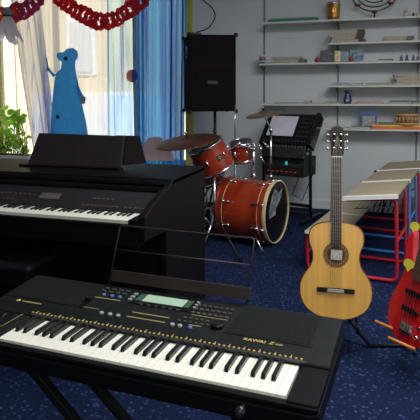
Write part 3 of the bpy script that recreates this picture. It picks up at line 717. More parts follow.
t2 = MB().prism([(x*1.0, z*1.3) for x, z in bubble()], -.001, 0).build('paper_tag', YT); lg2 = O0+v_*.70+Matrix.Rotation(R(-9), 3, 'Z') @ Vector((.375, .010, 0)); t2.location = aty(415, 226.5, lg2.y); t2.location.x = max(lg2.x-.02, min(lg2.x+.035, t2.location.x)); t2.scale = (1.45, 1, 1.25); t2.rotation_euler = (0, 0, R(-9))
tag(t2, 'yellow speech-bubble tag stuck on the blue desk leg above the red bass', 'tag')

# basket and folded stand near the wall under the desks
bk = aty(404, 204, 5.95); wb_ = thing('wicker_basket', 'brown wicker basket on the floor behind the desks', 'basket', (bk.x+.12, 6.0, 0))
MB().lathe([(.10, 0), (.13, .1), (.14, .20), (.13, .20), (.12, .1), (.09, .01), (.001, .01)], None, 20).build('bowl', mat('wicker', (.30, .17, .08), .8, noise=.4, nscale=40), wb_)
MB().tube([(.13*cos(t), 0, .19+.12*sin(t)) for t in [pi*i/12 for i in range(13)]], .008, 8).build('handle', mat('wicker_handle', (.25, .14, .06), .8), wb_)
fm = thing('folded_music_stand', 'folded black wire music stand leaning low against the shelf wall', 'music stand', (aty(382, 205, 6.0).x, 6.05, 0))
MB().cyl((0, -.12, .01), (.06, .1, .5), .012).build('pole', BLKMET, fm)
mb = MB()
for k in range(6): mb.cyl((-.14+k*.05, -.06, .05), (-.05+k*.05, .08, .34), .007)
build_loose(mb, 'folded_desk', BLKMET, fm)

# ============================================================ DRUM KIT
DRM = mat('amber_red_lacquer', (.22, .016, .005), .28, noise=.45, nscale=2.5, coat=.6, stretch=(1, 1, 3), col2=(.38, .044, .009))
DRH = mat('maple_hoop', (.62, .50, .26), .4, noise=.1); HEADB = mat('black_drum_head', (.008, .008, .010), .25, coat=.3)
HEADW = mat('mottled_grey', (.10, .11, .12), .7, nscale=16, col2=(.34, .36, .38))
def ring_prof(r, z0, z1, t): return [(r, z0), (r+t, z0), (r+t, z1), (r, z1), (r, z0)]
def drum(root, r, d, hoop_m, hoop_t=.006, hoop_h=.022, lugs=8, headA=HEADW, headB=HEADB, badge=False, hw=.012):
    """shell along local Z from 0 to d"""
    MB().lathe([(r, 0), (r, d)], None, 48).build('shell', DRM, root)
    MB().lathe([(.001, d+.001), (r, d+.001)], None, 48).build('drum_head', headB, root)
    MB().lathe([(.001, -.001), (r, -.001)], None, 48).build('drum_head', headA, root)
    for z in (-.006, d+.006-hoop_h): MB().lathe(ring_prof(r, z, z+hoop_h, hoop_t), None, 48).build('hoop', hoop_m, root)
    for k in range(lugs):
        t = 2*pi*(k+.5)/lugs; c, s = cos(t), sin(t)
        l = MB()
        for z in ((d*.27, d*.73) if d > .3 else (d*.5,)):
            l.lathe([(.001, -.03), (hw*.7, -.028), (hw, 0), (hw*.7, .028), (.001, .03)], Matrix.Translation(((r+.006)*c, (r+.006)*s, z)), 10)
        l.build('lug', CHROME, root)
def orient(o, loc, axis, spin=0):
    o.location = loc; z = Vector(axis).normalized(); q = z.to_track_quat('Z', 'Y'); o.rotation_mode = 'QUATERNION'; from mathutils import Quaternion; o.rotation_quaternion = q @ Quaternion((0, 0, 1), spin)
# bass drum
ax = Vector((.979, -.205, 0)); hcn = aty(276.5, 210, 4.64); dl = .475; base = hcn - ax*dl; rr = .262
hcn.z = .288; base.z = .288
bd = thing('bass_drum', 'large amber red bass drum with black front head and pale hoop', 'drum'); orient(bd, base, ax)
drum(bd, rr, dl, DRM, lugs=0)
for o in [o for o in COL.objects if o.parent == bd and o.name.startswith('hoop')]: bpy.data.objects.remove(o)
MB().lathe(ring_prof(rr+.002, dl-.020, dl+.012, .011), None, 56).build('hoop', DRH, bd, bev=.003, label='pale maple front hoop')
MB().lathe(ring_prof(rr+.002, -.012, .020, .011), None, 56).build('hoop', DRM, bd, bev=.003, label='amber red rear hoop')
ln = MB().lathe(ring_prof(rr, dl-.075, dl-.070, .002), None, 56).lathe(ring_prof(rr, .065, .070, .002), None, 56); build_loose(ln, 'inlay_line', DRH, bd)
for k in range(8):
    t = 2*pi*(k+.5)/8; c, s = cos(t), sin(t); l = MB()
    for z, dr in ((.10, -1), (dl-.10, 1)):
        l.lathe([(.001, -.038), (.008, -.034), (.011, 0), (.008, .034), (.001, .038)], Matrix.Translation(((rr+.008)*c, (rr+.008)*s, z)), 10)
        l.cyl(((rr+.016)*c, (rr+.016)*s, z), ((rr+.020)*c, (rr+.020)*s, z+dr*.10), .0035, n=6)
    l.build('lug', CHROME, bd)
# irregular pale grey patch on front head (local coordinates in head plane)
# local frame: find local up
bpy.context.view_layer.update()
Mi = bd.matrix_world.inverted()
def head_pt(a, b): # a: horizontal on head (toward camera-left = -), b: vertical, metres
    side = Vector((-ax.y, ax.x, 0)) # points away from the camera
    w = hcn + side*(-a) + Vector((0, 0, b)) + ax*.004; q = Mi @ w; return q
pts = [(.05, .21), (.10, .17), (.14, .10), (.17, .03), (.16, -.03), (.03, -.02), (.02, .04), (-.05, .08), (-.10, .12), (-.12, .19), (-.04, .16)]
pts = [(a+.0, b) for a, b in pts]
mb = MB(); vs = [head_pt(a, b) for a, b in pts]; mb.add(vs, [tuple(range(len(vs)))]); mb.build('pale_patch', HEADW, bd, label='irregular pale grey patch on the front head')
# spurs
for sgn in (-1, 1):
    side = Vector((-ax.y, ax.x, 0))*sgn
    w0 = hcn - ax*.12 + side*.24 + Vector((0, 0, -.12)); w1 = hcn + ax*.02 + side*.33; w1.z = .012
    MB().cyl(Mi @ w0, Mi @ w1, .008).build('spur', CHROME, bd)
# toms
def tom(name_label, c, r, d, tilt_axis, badge=False):
    o = thing('tom_drum', name_label, 'drum', group='tom drums over the bass drum'); z = Vector(tilt_axis).normalized(); orient(o, Vector(c)-z*d/2, z)
    drum(o, r, d, CHROME, hoop_t=.005, hoop_h=.024, lugs=6, headB=mat('tom_head', (.05, .04, .04), .4)); return o
tA = aty(212, 157.5, 4.55); t1 = tom('larger amber red tom drum with a black badge, tilted', tA, .162, .25, (-.42, -.25, .88))
bpy.context.view_layer.update(); Mi1 = t1.matrix_world.inverted()
# badge on the camera side of the tom
zax = Vector((-.42, -.25, .88)).normalized(); tocam = (Vector((0, 0, H))-tA); rad = (tocam - zax*tocam.dot(zax)).normalized(); tang = zax.cross(rad)
rad2 = (rad*cos(.35)+tang*sin(.35)).normalized(); tg2 = zax.cross(rad2)
pc = tA+rad2*.1645
MB().add([Mi1 @ (pc+tg2*a+zax*b+rad2*e) for e in (-.002, .0015) for a, b in ((-.024, -.024), (.024, -.024), (.024, .024), (-.024, .024))], [(0, 1, 2, 3), (7, 6, 5, 4), (0, 4, 5, 1), (1, 5, 6, 2), (2, 6, 7, 3), (3, 7, 4, 0)]).build('badge', BLKG, t1)
mb = MB().tube([Mi1 @ (pc+rad2*.003+tg2*(.009*cos(t))+zax*(.011*sin(t))) for t in [2*pi*i/14 for i in range(14)]], .0022, 5, closed=True); mb.build('badge_symbol', GOLD, t1)
tB = aty(242, 151, 4.78); t3 = tom('small amber red tom drum right of the badged tom', tB, .100, .17, (-.10, -.25, .95))
tC = aty(225, 172, 5.02)
sn = thing('snare_drum', 'chrome and red snare drum behind the larger tom', 'drum'); orient(sn, aty(207, 182, 4.95), (-.12, -.15, 1)); drum(sn, .17, .13, CHROME, lugs=8, hoop_t=.005)
ss = thing('snare_stand', 'chrome tripod stand under the snare drum', 'stand', (sn.location.x, sn.location.y, 0))
MB().cyl((0, 0, .12), (0, 0, sn.location.z-.03), .011).build('pole', CHROME, ss)
for a in (30, 150, 270):
    MB().cyl((0, 0, .22), (.24*cos(R(a)), .24*sin(R(a)), .01), .007).build('leg', CHROME, ss)
    MB().cyl((0, 0, sn.location.z-.06), (.15*cos(R(a)), .15*sin(R(a)), sn.location.z-.025), .006).build('basket_arm', CHROME, ss)
# tom holder on the bass drum
hp = hcn - ax*.22; hp.z = .585
th = thing('tom_holder', 'chrome double tom holder post on top of the bass drum', 'stand', hp)
MB().cyl((0, 0, 0), (0, 0, .26), .012).cyl((0, 0, -.012), (0, 0, .03), .028, .02).build('post', CHROME, th)
for tgt in (tA+Vector((.10, .06, -.02)), tB+Vector((-.02, .08, .0))):
    q = tgt-hp; MB().tube([(0, 0, .24), (q.x*.5, q.y*.5, .29), (q.x, q.y, q.z+.06), tuple(q)], .009, 8).sph((0, 0, .24), .022).sph((q.x*.5, q.y*.5, .29), .02).build('arm', CHROME, th)
# clamps, wingnuts around the holder (real hardware clutter)
cl = MB()
for k in range(9):
    c = Vector((random.uniform(-.07, .13), random.uniform(-.04, .06), random.uniform(.17, .33))); cl.sph(c, random.uniform(.010, .019)); cl.cyl(c, c+Vector((random.uniform(-.05, .05), 0, random.uniform(-.05, .05))), .005, n=6)
build_loose(cl, 'wing_nut', CHROME, th)

# cymbals
BRZ = mat('dark_bronze', (.15, .06, .035), .45, metal=.7, noise=.3, nscale=6, stretch=(1, 1, 1)); BRZ2 = mat('brass_cymbal', (.35, .24, .14), .35, metal=.85, noise=.2)
def cymbal(label, c, r, axis, m):
    o = thing('cymbal', label, 'cymbal'); orient(o, c, axis)
    p = [(.006, .030), (.03, .028), (.055, .016), (.065, .010)] + [(.065+(r-.065)*t, .010-.026*t*t*(r/.25)) for t in [i/10 for i in range(1, 11)]]
    q = p + [(r, p[-1][1]-.0015)] + [(a, b-.0015) for a, b in reversed(p[:-1])]
    MB().lathe(q, None, 56).build('bronze_disc', m, o)
    MB().cyl((0, 0, .02), (0, 0, .05), .012, .009).build('felt_washer', BLKM, o); MB().sph((0, 0, .058), .012).build('wing_nut', CHROME, o); return o
def cstand(label, base, topz, c, n_legs=3, ang=0, col=CHROME, reach=.28, footz=.30):
    s = thing('cymbal_stand', label, 'stand', (base[0], base[1], 0)); b = Vector((base[0], base[1], 0)); q = Vector(c)-b
    MB().cyl((0, 0, .06), (0, 0, topz*.55), .014).cyl((0, 0, topz*.5), (0, 0, topz), .009).build('pole', col, s)
    MB().cyl((0, 0, topz*.55-.02), (0, 0, topz*.55+.02), .020).cyl((0, 0, topz-.02), (0, 0, topz+.02), .018).build('collar', col, s)
    if hypot(q.x, q.y) > .03: MB().cyl((0, 0, topz), q+Vector((0, 0, -.01)), .007).build('boom_arm', col, s)
    else: MB().cyl((0, 0, topz), q, .006).build('tilter', col, s)
    for k in range(n_legs):
        a = R(ang)+2*pi*k/n_legs; x, y = reach*cos(a), reach*sin(a)
        l = MB().cyl((0, 0, footz), (x, y, .02), .007).cyl((0, 0, .10), (x*.55, y*.55, .02+(footz-.02)*.45), .005).build('leg', col, s); MB().sph((x, y, .016), .015).build('rubber_foot', BLKM, l)
    return s
cA = aty(187, 139.5, 4.42); cymbal('wide dark bronze crash cymbal tilted towards us, left of the toms', cA, .285, (-.09, -.17, 1), BRZ)
cstand('chrome cymbal stand with tripod legs left of the bass drum', (-1.62, 4.55), .83, cA, ang=20)
cB = aty(264, 114, 4.95); cymbal('small thin brass cymbal seen almost edge-on before the mixer rack', cB, .175, (-.13, -.12, 1), BRZ2)
cstand('tall chrome cymbal stand right of the toms', (aty(271, 130, 4.98).x, 4.98), aty(271, 130, 4.98).z, cB, ang=50, reach=.22)
cC = aty(202, 134, 4.75)
rodb = aty(235, 150, 5.05)
rs = thing('cymbal_stand', 'thin bare chrome stand rod rising behind the small tom', 'stand', (rodb.x, 5.05, 0))
MB().cyl((0, 0, .08), (0, 0, .85), .012).cyl((0, 0, .85), (0, 0, aty(235, 105, 5.05).z), .005).build('pole', CHROME, rs)
for k in range(3):
    a = R(90+120*k); MB().cyl((0, 0, .3), (.24*cos(a), .24*sin(a), .015), .007).build('leg', CHROME, rs)
# floor hardware of the kit left of the bass drum: pedal
ft = atz(243, 262, .012)
hh = thing('drum_pedal', 'chrome bass drum pedal behind the bass drum', 'pedal', (base.x-.22, base.y+.06, 0), R(-15))
MB().box(-.28, 0, -.045, .045, .01, .02).build('base_plate', CHROME, hh, bev=.003)
MB().prism([(-.27, .025), (-.02, .10), (-.02, .108), (-.27, .033)], -.04, .04).build('foot_board', CHROME, hh, bev=.002)
MB().cyl((.0, -.07, .01), (0, -.07, .24), .009).cyl((0, .07, .01), (0, .07, .24), .009).cyl((0, -.075, .24), (0, .075, .24), .008).build('frame', CHROME, hh)
MB().cyl((0, 0, .24), (-.08, 0, .38), .004).sph((-.085, 0, .39), .03).build('beater', mat('felt', (.5, .5, .48), .9), hh)
# stray tripod leg in front of the drum (crash stand's boom base)
p_a = aty(213, 238, 4.35); 
fs_ = thing('tripod_base', 'chrome tripod base on the carpet in front of the bass drum', 'stand', (aty(222, 240, 4.22).x, 4.22, 0))
fl_ = atz(241, 261, .012)-Vector((fs_.location.x, 4.22, 0)); fl2 = atz(202, 252, .012)-Vector((fs_.location.x, 4.22, 0))
MB().cyl((-.10, .12, .30), fl_, .009).build('leg', BLKMET, fs_); MB().sph(fl_+Vector((0, 0, .008)), .018).build('rubber_foot', BLKM, fs_)
MB().cyl((-.10, .12, .30), fl2, .007).build('leg', CHROME, fs_); MB().cyl((-.10, .12, .18), (-.10, .12, .62), .010).build('pole', CHROME, fs_)
MB().cyl((-.10, .12, .30), (-.30, .40, .012), .007).build('leg', CHROME, fs_)

# ============================================================ LOUDSPEAKER ON STAND
sy = 5.15; a0 = aty(192.5, 111, sy); Hh = .70
sp = thing('loudspeaker', 'black loudspeaker cabinet on a pole beside the blue curtain', 'speaker', aty(209.5, 111.5, sy), R(28))
CAB = mat('speaker_carpet_black', (.006, .006, .007), .85, spec=.1, noise=.3, nscale=60, bump=.3, bscale=200); GRI = mat('black_grille', (.007, .007, .008), .8, spec=.1, noise=.5, nscale=180, bump=.5, bscale=350)
w2 = .245; hg = aty(209, 34, sy).z - aty(209, 111, sy).z
MB().box(-.20, .27, -.0, .42, 0, hg).build('cabinet', CAB, sp, bev=.008)
MB().box(-.175, .235, -.012, .0, .03, hg-.03).build('front_grille', GRI, sp, bev=.004)
REDL = mat('red_trim', (.045, .007, .006), .8, spec=.1)
tr_ = MB(); zt_ = hg-.035
for z in (.035, hg*.60, zt_): tr_.box(-.168, .230, -.0135, -.0115, z-.002, z+.002)
for x in (-.168, .230): tr_.box(x-.002, x+.002, -.0135, -.0115, .035, zt_)
tr_.build('red_piping', REDL, sp)
if 0: ring_ = MB().lathe([(.105, 0), (.135, 0), (.135, .006), (.105, .004)], Matrix.Translation((.03, -.012, hg*.30)) @ Matrix.Rotation(pi/2, 4, 'X'), 32).build('woofer_ring', BLK, sp)
MB().box(-.02, .08, -.0145, -.0125, hg*.36, hg*.40).build('emblem_plate', mat('emblem_dark', (.016, .014, .014), .4), sp)
hb = MB().lathe([(.001, 0), (.05, 0), (.055, .006), (.065, .006), (.065, 0)], Matrix.Translation((-.20, .16, hg*.78)) @ Matrix.Rotation(-pi/2, 4, 'Y'), 24).build('side_handle', BLKG, sp)
for x in (-.20, .27):
    for z in (0, hg):
        for y in (0, .42): MB().sph((x, y, z), .022, 10).build('corner_cap', BLKMET, sp)
MB().box(-.16, -.06, .1, .2, hg, hg+.03).build('top_bracket', BLKMET, sp, bev=.004)
cbp = [aty(197, 32, 5.3), aty(208, 28, 5.3), aty(215, 17, 5.3), aty(212, 8, 5.3), aty(204, 1, 5.3), aty(196, -6, 5.35), aty(190, -30, 5.5)]
tag(MB().tube([p-cbp[0] for p in bez(cbp, 8)], .006, 8).build('speaker_cable', BLKM), 'black cable looping up from the loudspeaker top', 'cable').location = cbp[0]
sst = thing('speaker_stand', 'black tripod pole stand under the loudspeaker', 'stand', (sp.location.x+.0, sp.location.y+.18, 0))
zb_ = sp.location.z
MB().cyl((0, 0, .1), (0, 0, .75), .022).cyl((0, 0, .7), (0, 0, zb_+.0), .016).build('pole', BLKMET, sst)
MB().cyl((0, 0, .72), (0, 0, .80), .03).build('collar', BLKMET, sst); MB().cyl((0, 0, .93), (.0, -.05, .93), .012).build('knob', CHROME, sst)
for k in range(3):
    a = R(150+120*k); MB().cyl((0, 0, .45), (.34*cos(a), .34*sin(a), .015), .011).build('leg', BLKMET, sst)

# ============================================================ MIXER RACK
ry = 5.62; rc = aty(286, 208, ry)
rk = thing('equipment_rack', 'black metal rack stand with sloping top beside the shelves', 'rack', (rc.x, ry, 0), R(-17))
def rz_(y): return aty(286, y, ry).z
for s, dx in ((-1, .27), (1, .27)):
    mb = MB(); x = s*dx
    mb.tube(rounded([(x, .26, 1.06), (x, .0, .74), (x, .0, .64), (x+.0, .02, .03)], .03), .017, 8); mb.build('side_post', BLKMET, rk)
    MB().box(x-.02, x+.02, -.22, .30, .01, .045).build('foot_rail', BLKMET, rk, bev=.005)
    for y in (-.2, .28): MB().lathe([(.001, 0), (.022, .002), (.022, .012), (.001, .014)], Matrix.Translation((x, y, 0)), 12).build('foot', BLKM, rk)
MB().box(-.27, .27, -.012, .012, .145, .175).build('cross_bar', BLKMET, rk); MB().box(-.27, .27, -.012, .012, .715, .735).build('cross_bar', BLKMET, rk); MB().box(-.27, .27, -.012, .012, .055, .085).build('cross_bar', BLKMET, rk)
MB().tube([(.16, -.03, .45), (.10, -.06, .28), (.2, -.03, .22), (.26, 0, .40), (.30, 0, .50), (.30, 0, .56), (.26, 0, .60)], .005, 6).build('cable_loop', BLKM, rk)
# amplifier unit
am = thing('power_amplifier', 'black rack amplifier with dim teal and red lights in the rack', 'amplifier', (rc.x, ry, .45), R(-17))
MB().box(-.25, .21, -.03, .28, .0, .20).build('case', BLK, am, bev=.004)
mbp = MB().box(-.245, .205, -.036, -.03, .105, .195).build('upper_faceplate', mat('face_grey', (.022, .030, .030), .4, noise=.4, nscale=30), am)
MB().box(-.245, .205, -.036, -.03, .008, .10).build('lower_faceplate', mat('face_red', (.016, .010, .010), .5, noise=.6, nscale=40), am)
for k in range(8): MB().cyl((-.2+k*.05, -.036, .15), (-.2+k*.05, -.05, .15), .012, .010, 12).build('knob', BLKMET, am)
MB().sph((.02, -.04, .14), .020, 10, (1, .4, 1)).build('indicator_lamp', mat('teal_lamp', (.03, .22, .18), .4, emit=(.05, .5, .4), estr=.5), am)
mb = MB()
for k in range(7): mb.box(-.20+k*.052, -.18+k*.052, -.038, -.036, .045, .055)
build_loose(mb, 'red_indicator', mat('red_lamp', (.30, .04, .02), .5, emit=(.6, .08, .03), estr=.25), am)
# mixer
tilt = R(52); KN = mat('console_knob', (.07, .07, .075), .5)
mx = thing('mixing_console', 'black mixing console tilted on top of the rack', 'mixer', (rc.x, ry, 0), R(-17))
Mm = Matrix.Translation((.0, -.045, .79)) @ Matrix.Rotation(tilt, 4, 'X')
MB().box(-.29, .28, 0, .385, -.075, 0, Mm).build('console_body', BLK, mx, bev=.01)
MB().box(.255, .30, -.01, .395, -.10, .02, Mm).build('side_cheek', BLKG, mx, bev=.01); MB().box(-.30, -.27, -.01, .395, -.08, .015, Mm).build('side_cheek', BLKG, mx, bev=.01)
for i in range(14):
    MB().cyl(Mm @ Vector((-.25+i*.036, .035, 0)), Mm @ Vector((-.25+i*.036, .035, .018)), .008, .006, 8).build('knob', KN, mx)
for i in range(5):
    for j in range(5): MB().cyl(Mm @ Vector((.11+i*.028, .10+j*.055, 0)), Mm @ Vector((.11+i*.028, .10+j*.055, .014)), .007, .005, 8).build('knob', KN, mx)
for i in range(14):
    MB().cyl(Mm @ Vector((-.25+i*.036, .370, 0)), Mm @ Vector((-.25+i*.036, .370, .014)), .008, .006, 8).build('knob', KN, mx)
sh_ = MB().box(-.235, .075, .085, .335, .021, .0225, Mm).build('paper_sheet', mat('white_sheet', (.62, .60, .70), .8, noise=.05)); sh_.location = (rc.x, ry, 0); sh_.rotation_euler = (0, 0, R(-17)); tag(sh_, 'white sheet of paper lying on the tilted mixing console', 'paper')
dk = thing('effects_unit', 'black effects box hanging below the mixing console', 'audio unit', (rc.x, ry, 0), R(-17))
Md = Matrix.Translation((-.0, -.09, .655)) @ Matrix.Rotation(R(65), 4, 'X')
MB().box(-.24, .235, 0, .17, -.06, .0, Md).build('case', mat('unit_black', (.014, .014, .016), .5, noise=.3), dk, bev=.006)
for k in range(12): MB().cyl(Md @ Vector((-.2+k*.036, .12, 0)), Md @ Vector((-.2+k*.036, .12, .01)), .008, n=8).build('knob', METAL, dk)

# ============================================================ WALL SHELVES
SD = 5.95
def zz(y, x=340): return aty(x, y, SD).z
XL = aty(262, 60, SD).x; XS = aty(328, 60, SD).x; XE = 1.0
shv = {}
for name, y, x0, lab in (('a', 19, XL, 'topmost long white wall shelf holding the gold vase'), ('b', 42.5, XS, 'short white wall shelf second from the top'), ('c', 62, XL-.03, 'long white wall shelf with the framed pictures'),
                    ('d', 85.5, XS, 'short white wall shelf with a wavy book pile'), ('e', 104, XL, 'long white wall shelf with the blue vase'), ('f', 128.5, XS, 'lowest short white wall shelf with the orange box')):
    z = zz(y); s = thing('wall_shelf', lab, 'shelf', (x0, SD, z)); shv[name] = z
    MB().box(0, XE-x0, 0, .235, -.020, 0).build('board', SHELF, s, bev=.002)
    for px in (264, 338, 418):
        X = aty(px, 80, 6.17).x
        if X < x0-.02: continue
        MB().prism([(.02, -.021), (.235, -.021), (.235, -.075), (.22, -.075)], X-x0-.008, X-x0+.008, axis='x').build('bracket', METAL, s)
RAIL = mat('rail_grey', (.20, .215, .225), .5, metal=.4)
for px, lab in ((264, 'left'), (338, 'middle'), (418, 'right')):
    X = aty(px, 80, 6.18).x
    zlo = {264: 1.10, 338: .80, 418: .4}[px]
    tag(MB().box(-.009, .009, -.008, 0, 0, 2.75-zlo).build('shelf_rail', RAIL, None, bev=.002), '%s grey slotted rail of the wall shelves' % lab, 'rail').location = (X, WY-.001, zlo)
# ---- shelf contents
def ix(p, y=6.05): return aty(p, 70, y).x
def book(x0, x1, z, t, c, dark=None, y0=5.97, y1=6.15, rz=0, name='book', label='', group=None, cat='book', spine=True):
    o = thing(name, label, cat, ((x0+x1)/2, (y0+y1)/2, z), rz, group=group); w = (x1-x0)/2; d = (y1-y0)/2
    cov = mat('cover', c, .6, noise=.08); pg = mat('page', (.44, .41, .33), .8, noise=.15, nscale=60)
    if t > .014:
        MB().box(-w, w, -d, d, 0, .0025).box(-w, w, -d, d, t-.0025, t).build('cover', cov, o)
        MB().box(-w+.003, w-.004, -d+.003, d-.003, .0025, t-.0025).build('pages', pg, o)
        if dark: MB().box(w-.07, w+.002, -d-.002, d, -.0, t+.0006).build('spine', mat('spine', dark, .6, noise=.3, nscale=40), o)
    else:
        MB().box(-w, w, -d, d, 0, t*.6).box(-w+.01, w-.012, -d+.006, d-.01, t*.6, t).build('sheets', cov, o)
    return o
TAN = (.40, .34, .23); LG = (.31, .31, .28); MG = (.13, .14, .14); LAV = (.32, .33, .46); WH = (.46, .48, .47)
BRd = (.07, .035, .03)
# a: top
za = shv['a']
o = thing('glockenspiel', 'long teal glockenspiel with yellowish bars on the top shelf', 'instrument', (ix(268), 6.06, za)); Wd = ix(318)-ix(268)
MB().prism([(0, .012), (.02, .0), (Wd, 0), (Wd, .034), (.02, .038), (0, .03)], -.05, .04).build('frame', mat('teal', (.03, .16, .20), .5, noise=.1), o, bev=.004)
for k in range(16): MB().box(.05+k*(Wd-.06)/16, .05+(k+.7)*(Wd-.06)/16, -.035, .03, .038, .050).build('tone_bar', mat('bar_yellow', (.42, .42, .22), .5), o)
GLD = mat('gold_glass', (.55, .26, .05), .2, metal=.7, noise=.6, nscale=60)
o = thing('gold_vase', 'ribbed gold and amber glass lantern vase on the top shelf', 'vase', (ix(332.5), 6.06, za))
mb = MB(); n = 32; vs = []; pf = [(.034, 0), (.050, .004), (.058, .03), (.062, .10), (.058, .13), (.072, .155), (.074, .185)]
for r, z in pf:
    for i in range(n): a = 2*pi*i/n; q = r*(1+.05*cos(8*a)); vs.append((q*cos(a), q*sin(a), z))
mb.add(vs, [(j*n+i, j*n+(i+1) % n, (j+1)*n+(i+1) % n, (j+1)*n+i) for j in range(len(pf)-1) for i in range(n)], True); mb.build('glass_body', GLD, o)
MB().lathe([(.070, .170), (.077, .170), (.077, .190), (.070, .190), (.070, .170)], None, 24).build('rim', CHROME, o)
# wire candle holder
cc = aty(375, -12, 6.08); o = thing('candle_holder', 'black wire arc candle holder with dark red cups on the top shelf', 'candle holder', (cc.x, 6.08, za)); cz = cc.z-za
WR = mat('black_wire', (.010, .012, .014), .4)
mb = MB()
for rr_ in (.255, .212, .165): mb.tube([(rr_*cos(t), 0, cz+.015+rr_*sin(t)) for t in [R(190)+R(160)*i/24 for i in range(25)]], .0065, 8)
mb.cyl((0, 0, .004), (0, 0, cz-.23), .007).lathe([(.001, 0), (.06, 0), (.06, .006), (.001, .01)], None, 20); mb.build('wire_arcs', WR, o)
for px, py in ((357.5, 5.5), (374.5, 12), (391, 3.5)):
    p = aty(px, py, 6.08)-Vector((cc.x, 6.08, za)); MB().lathe([(.001, -.015), (.02, -.014), (.032, .0), (.034, .012), (.028, .012), (.001, .004)], Matrix.Translation((p.x, -.012, p.z)), 16).build('candle_cup', mat('dark_red_glass', (.22, .03, .03), .3, noise=.2), o)
CRM = mat('cream_ceramic', (.55, .52, .42), .5)
o = thing('rabbit_figurine', 'small cream rabbit figurine right of the candle holder', 'figurine', (ix(405), 6.06, za))
MB().sph((0, 0, .028), .030, 12, (.9, .8, 1)).sph((-.008, -.01, .065), .018).build('body', CRM, o); MB().sph((-.016, -.01, .090), .018, 8, (.3, .3, 1)).sph((.006, -.01, .092), .020, 8, (.3, .3, 1)).build('ear', CRM, o)
o = thing('small_bottle', 'tiny dark bottle on the top shelf beside the rabbit', 'bottle', (ix(412), 6.06, za)); MB().lathe([(.001, 0), (.013, 0), (.014, .025), (.007, .032), (.007, .042), (.001, .042)], None, 14).build('glass', BLKG, o); MB().cyl((0, 0, .042), (0, 0, .048), .008).build('cap', METAL, o)
o = book(ix(415), ix(430), za, .03, TAN, label='small tan box at the right end of the top shelf', name='small_box', cat='box')
# b
zb2 = shv['b']; z = zb2
for k, (a, b, t, c) in enumerate(((331, 365, .030, TAN), (332, 362, .026, LG), (330, 363, .034, (.40, .37, .30)), (331, 364, .038, TAN))):
    book(ix(a), ix(b), z, t, c, BRd, label=['bottom beige binder', 'second grey binder from the bottom', 'third drab binder from the bottom', 'top beige binder'][k]+' in the brown-spined stack on the second shelf', name='binder', group='binders stacked on the second shelf', cat='binder'); z += t+.001
book(ix(366), ix(380), zb2, .010, WH, label='loose white papers between the two binder stacks', name='paper_stack', cat='papers')
book(ix(381), ix(412), zb2, .022, LG, (.10, .12, .11), label='lower grey book of the pair right on the second shelf'); book(ix(382), ix(413), zb2+.023, .024, TAN, (.10, .12, .11), label='upper tan book of the pair right on the second shelf')
# c
zc = shv['c']
o = thing('candle_glass', 'small striped blue white and red glass at shelf left end', 'glass', (ix(262.5), 6.04, zc))
for k, c in enumerate(((.06, .08, .20), (.55, .56, .60), (.06, .08, .22), (.50, .12, .12), (.50, .52, .56))): MB().lathe([(.001, k*.019), (.036, k*.019), (.036, (k+1)*.019), (.001, (k+1)*.019)], None, 18).build('stripe_band', mat('stripe', c, .4), o)
book(ix(274), ix(305), zc, .022, WH, (.16, .12, .11), label='lower book of the stack left on the picture shelf'); book(ix(275), ix(306), zc+.023, .020, LG, (.16, .14, .12), label='middle book of the stack left on the picture shelf', rz=.03)
book(ix(273), ix(302), zc+.044, .022, (.30, .31, .26), None, label='top curled grey green album left on the picture shelf', rz=-.06)
def berry(x, z, lab, y=5.99):
    o = thing('red_apple', lab, 'ornament', (x, y, z)); MB().sph((0, 0, .026), .027, 14, (1, 1, .92)).build('fruit', mat('apple_red', (.42, .03, .02), .35, noise=.2), o)
    MB().tube([(0, 0, .05), (.004, 0, .06), (.010, 0, .068)], .003, 6).build('stalk', BLKM, o)
berry(ix(317, 5.99), zc, 'small red apple ornament left of the dark framed picture'); berry(ix(351, 5.99), zc, 'small red apple ornament before the blue picture')
def picture(px0, px1, h, fc, pc, lab, y=6.06, lean=8, pc2=None):
    w = (ix(px1, y)-ix(px0, y)); o = thing('framed_picture', lab, 'picture', ((ix(px0, y)+ix(px1, y))/2, y, zc), 0, R(-lean)); f = .010
    MB().box(-w/2, w/2, 0, .012, 0, h).build('frame', mat('pic_frame', fc, .5), o, bev=.002)
    MB().box(-w/2+f, w/2-f, -.001, 0, f, h-f).build('print', mat('print', pc, .6, nscale=28, col2=pc2 or tuple(min(1, c*2.2) for c in pc)), o)
picture(320, 333.5, .135, (.05, .045, .05), (.07, .065, .08), 'dark framed picture on the third shelf')
picture(334, 341, .13, (.40, .33, .16), (.45, .38, .20), 'yellowish small card picture beside the dark framed one', y=6.03)
picture(340.5, 349, .125, (.20, .24, .28), (.16, .22, .27), 'grey blue picture behind the yellowish card', y=6.09)
picture(349.5, 363.5, .135, (.25, .28, .30), (.03, .10, .16), 'blue patterned picture leaning behind a red apple', pc2=(.30, .45, .50))
book(ix(365), ix(392), zc, .012, WH, label='flat white papers right of the blue picture', name='paper_stack', cat='papers'); book(ix(378), ix(393), zc+.0125, .012, MG, label='small grey booklet on the white papers')
for k, (px, c) in enumerate(((401, (.10, .12, .12)), (406.5, (.06, .08, .24)), (413, (.12, .09, .20)), (417.5, (.10, .10, .16)))):
    o = thing('figurine', ['dark green figurine', 'tallest deep blue figurine', 'violet figurine', 'grey blue figurine'][k]+' in the row at the right on the picture shelf', 'figurine', (ix(px), 6.03, zc), group='small figurines on the picture shelf'); hh_ = (.065, .085, .07, .06)[k]
    MB().lathe([(.001, 0), (.020, 0), (.018, hh_*.2), (.010, hh_*.5), (.012, hh_*.65), (.006, hh_*.75)], None, 14).build('robe', mat('fig', c, .5), o); MB().sph((0, 0, hh_*.86), .009).build('head', CRM if k % 2 else METAL, o)
    MB().cyl((-.018, -.004, hh_*.55), (.018, -.004, hh_*.62), .004, n=6).build('arm', mat('fig_arm', c, .5), o)
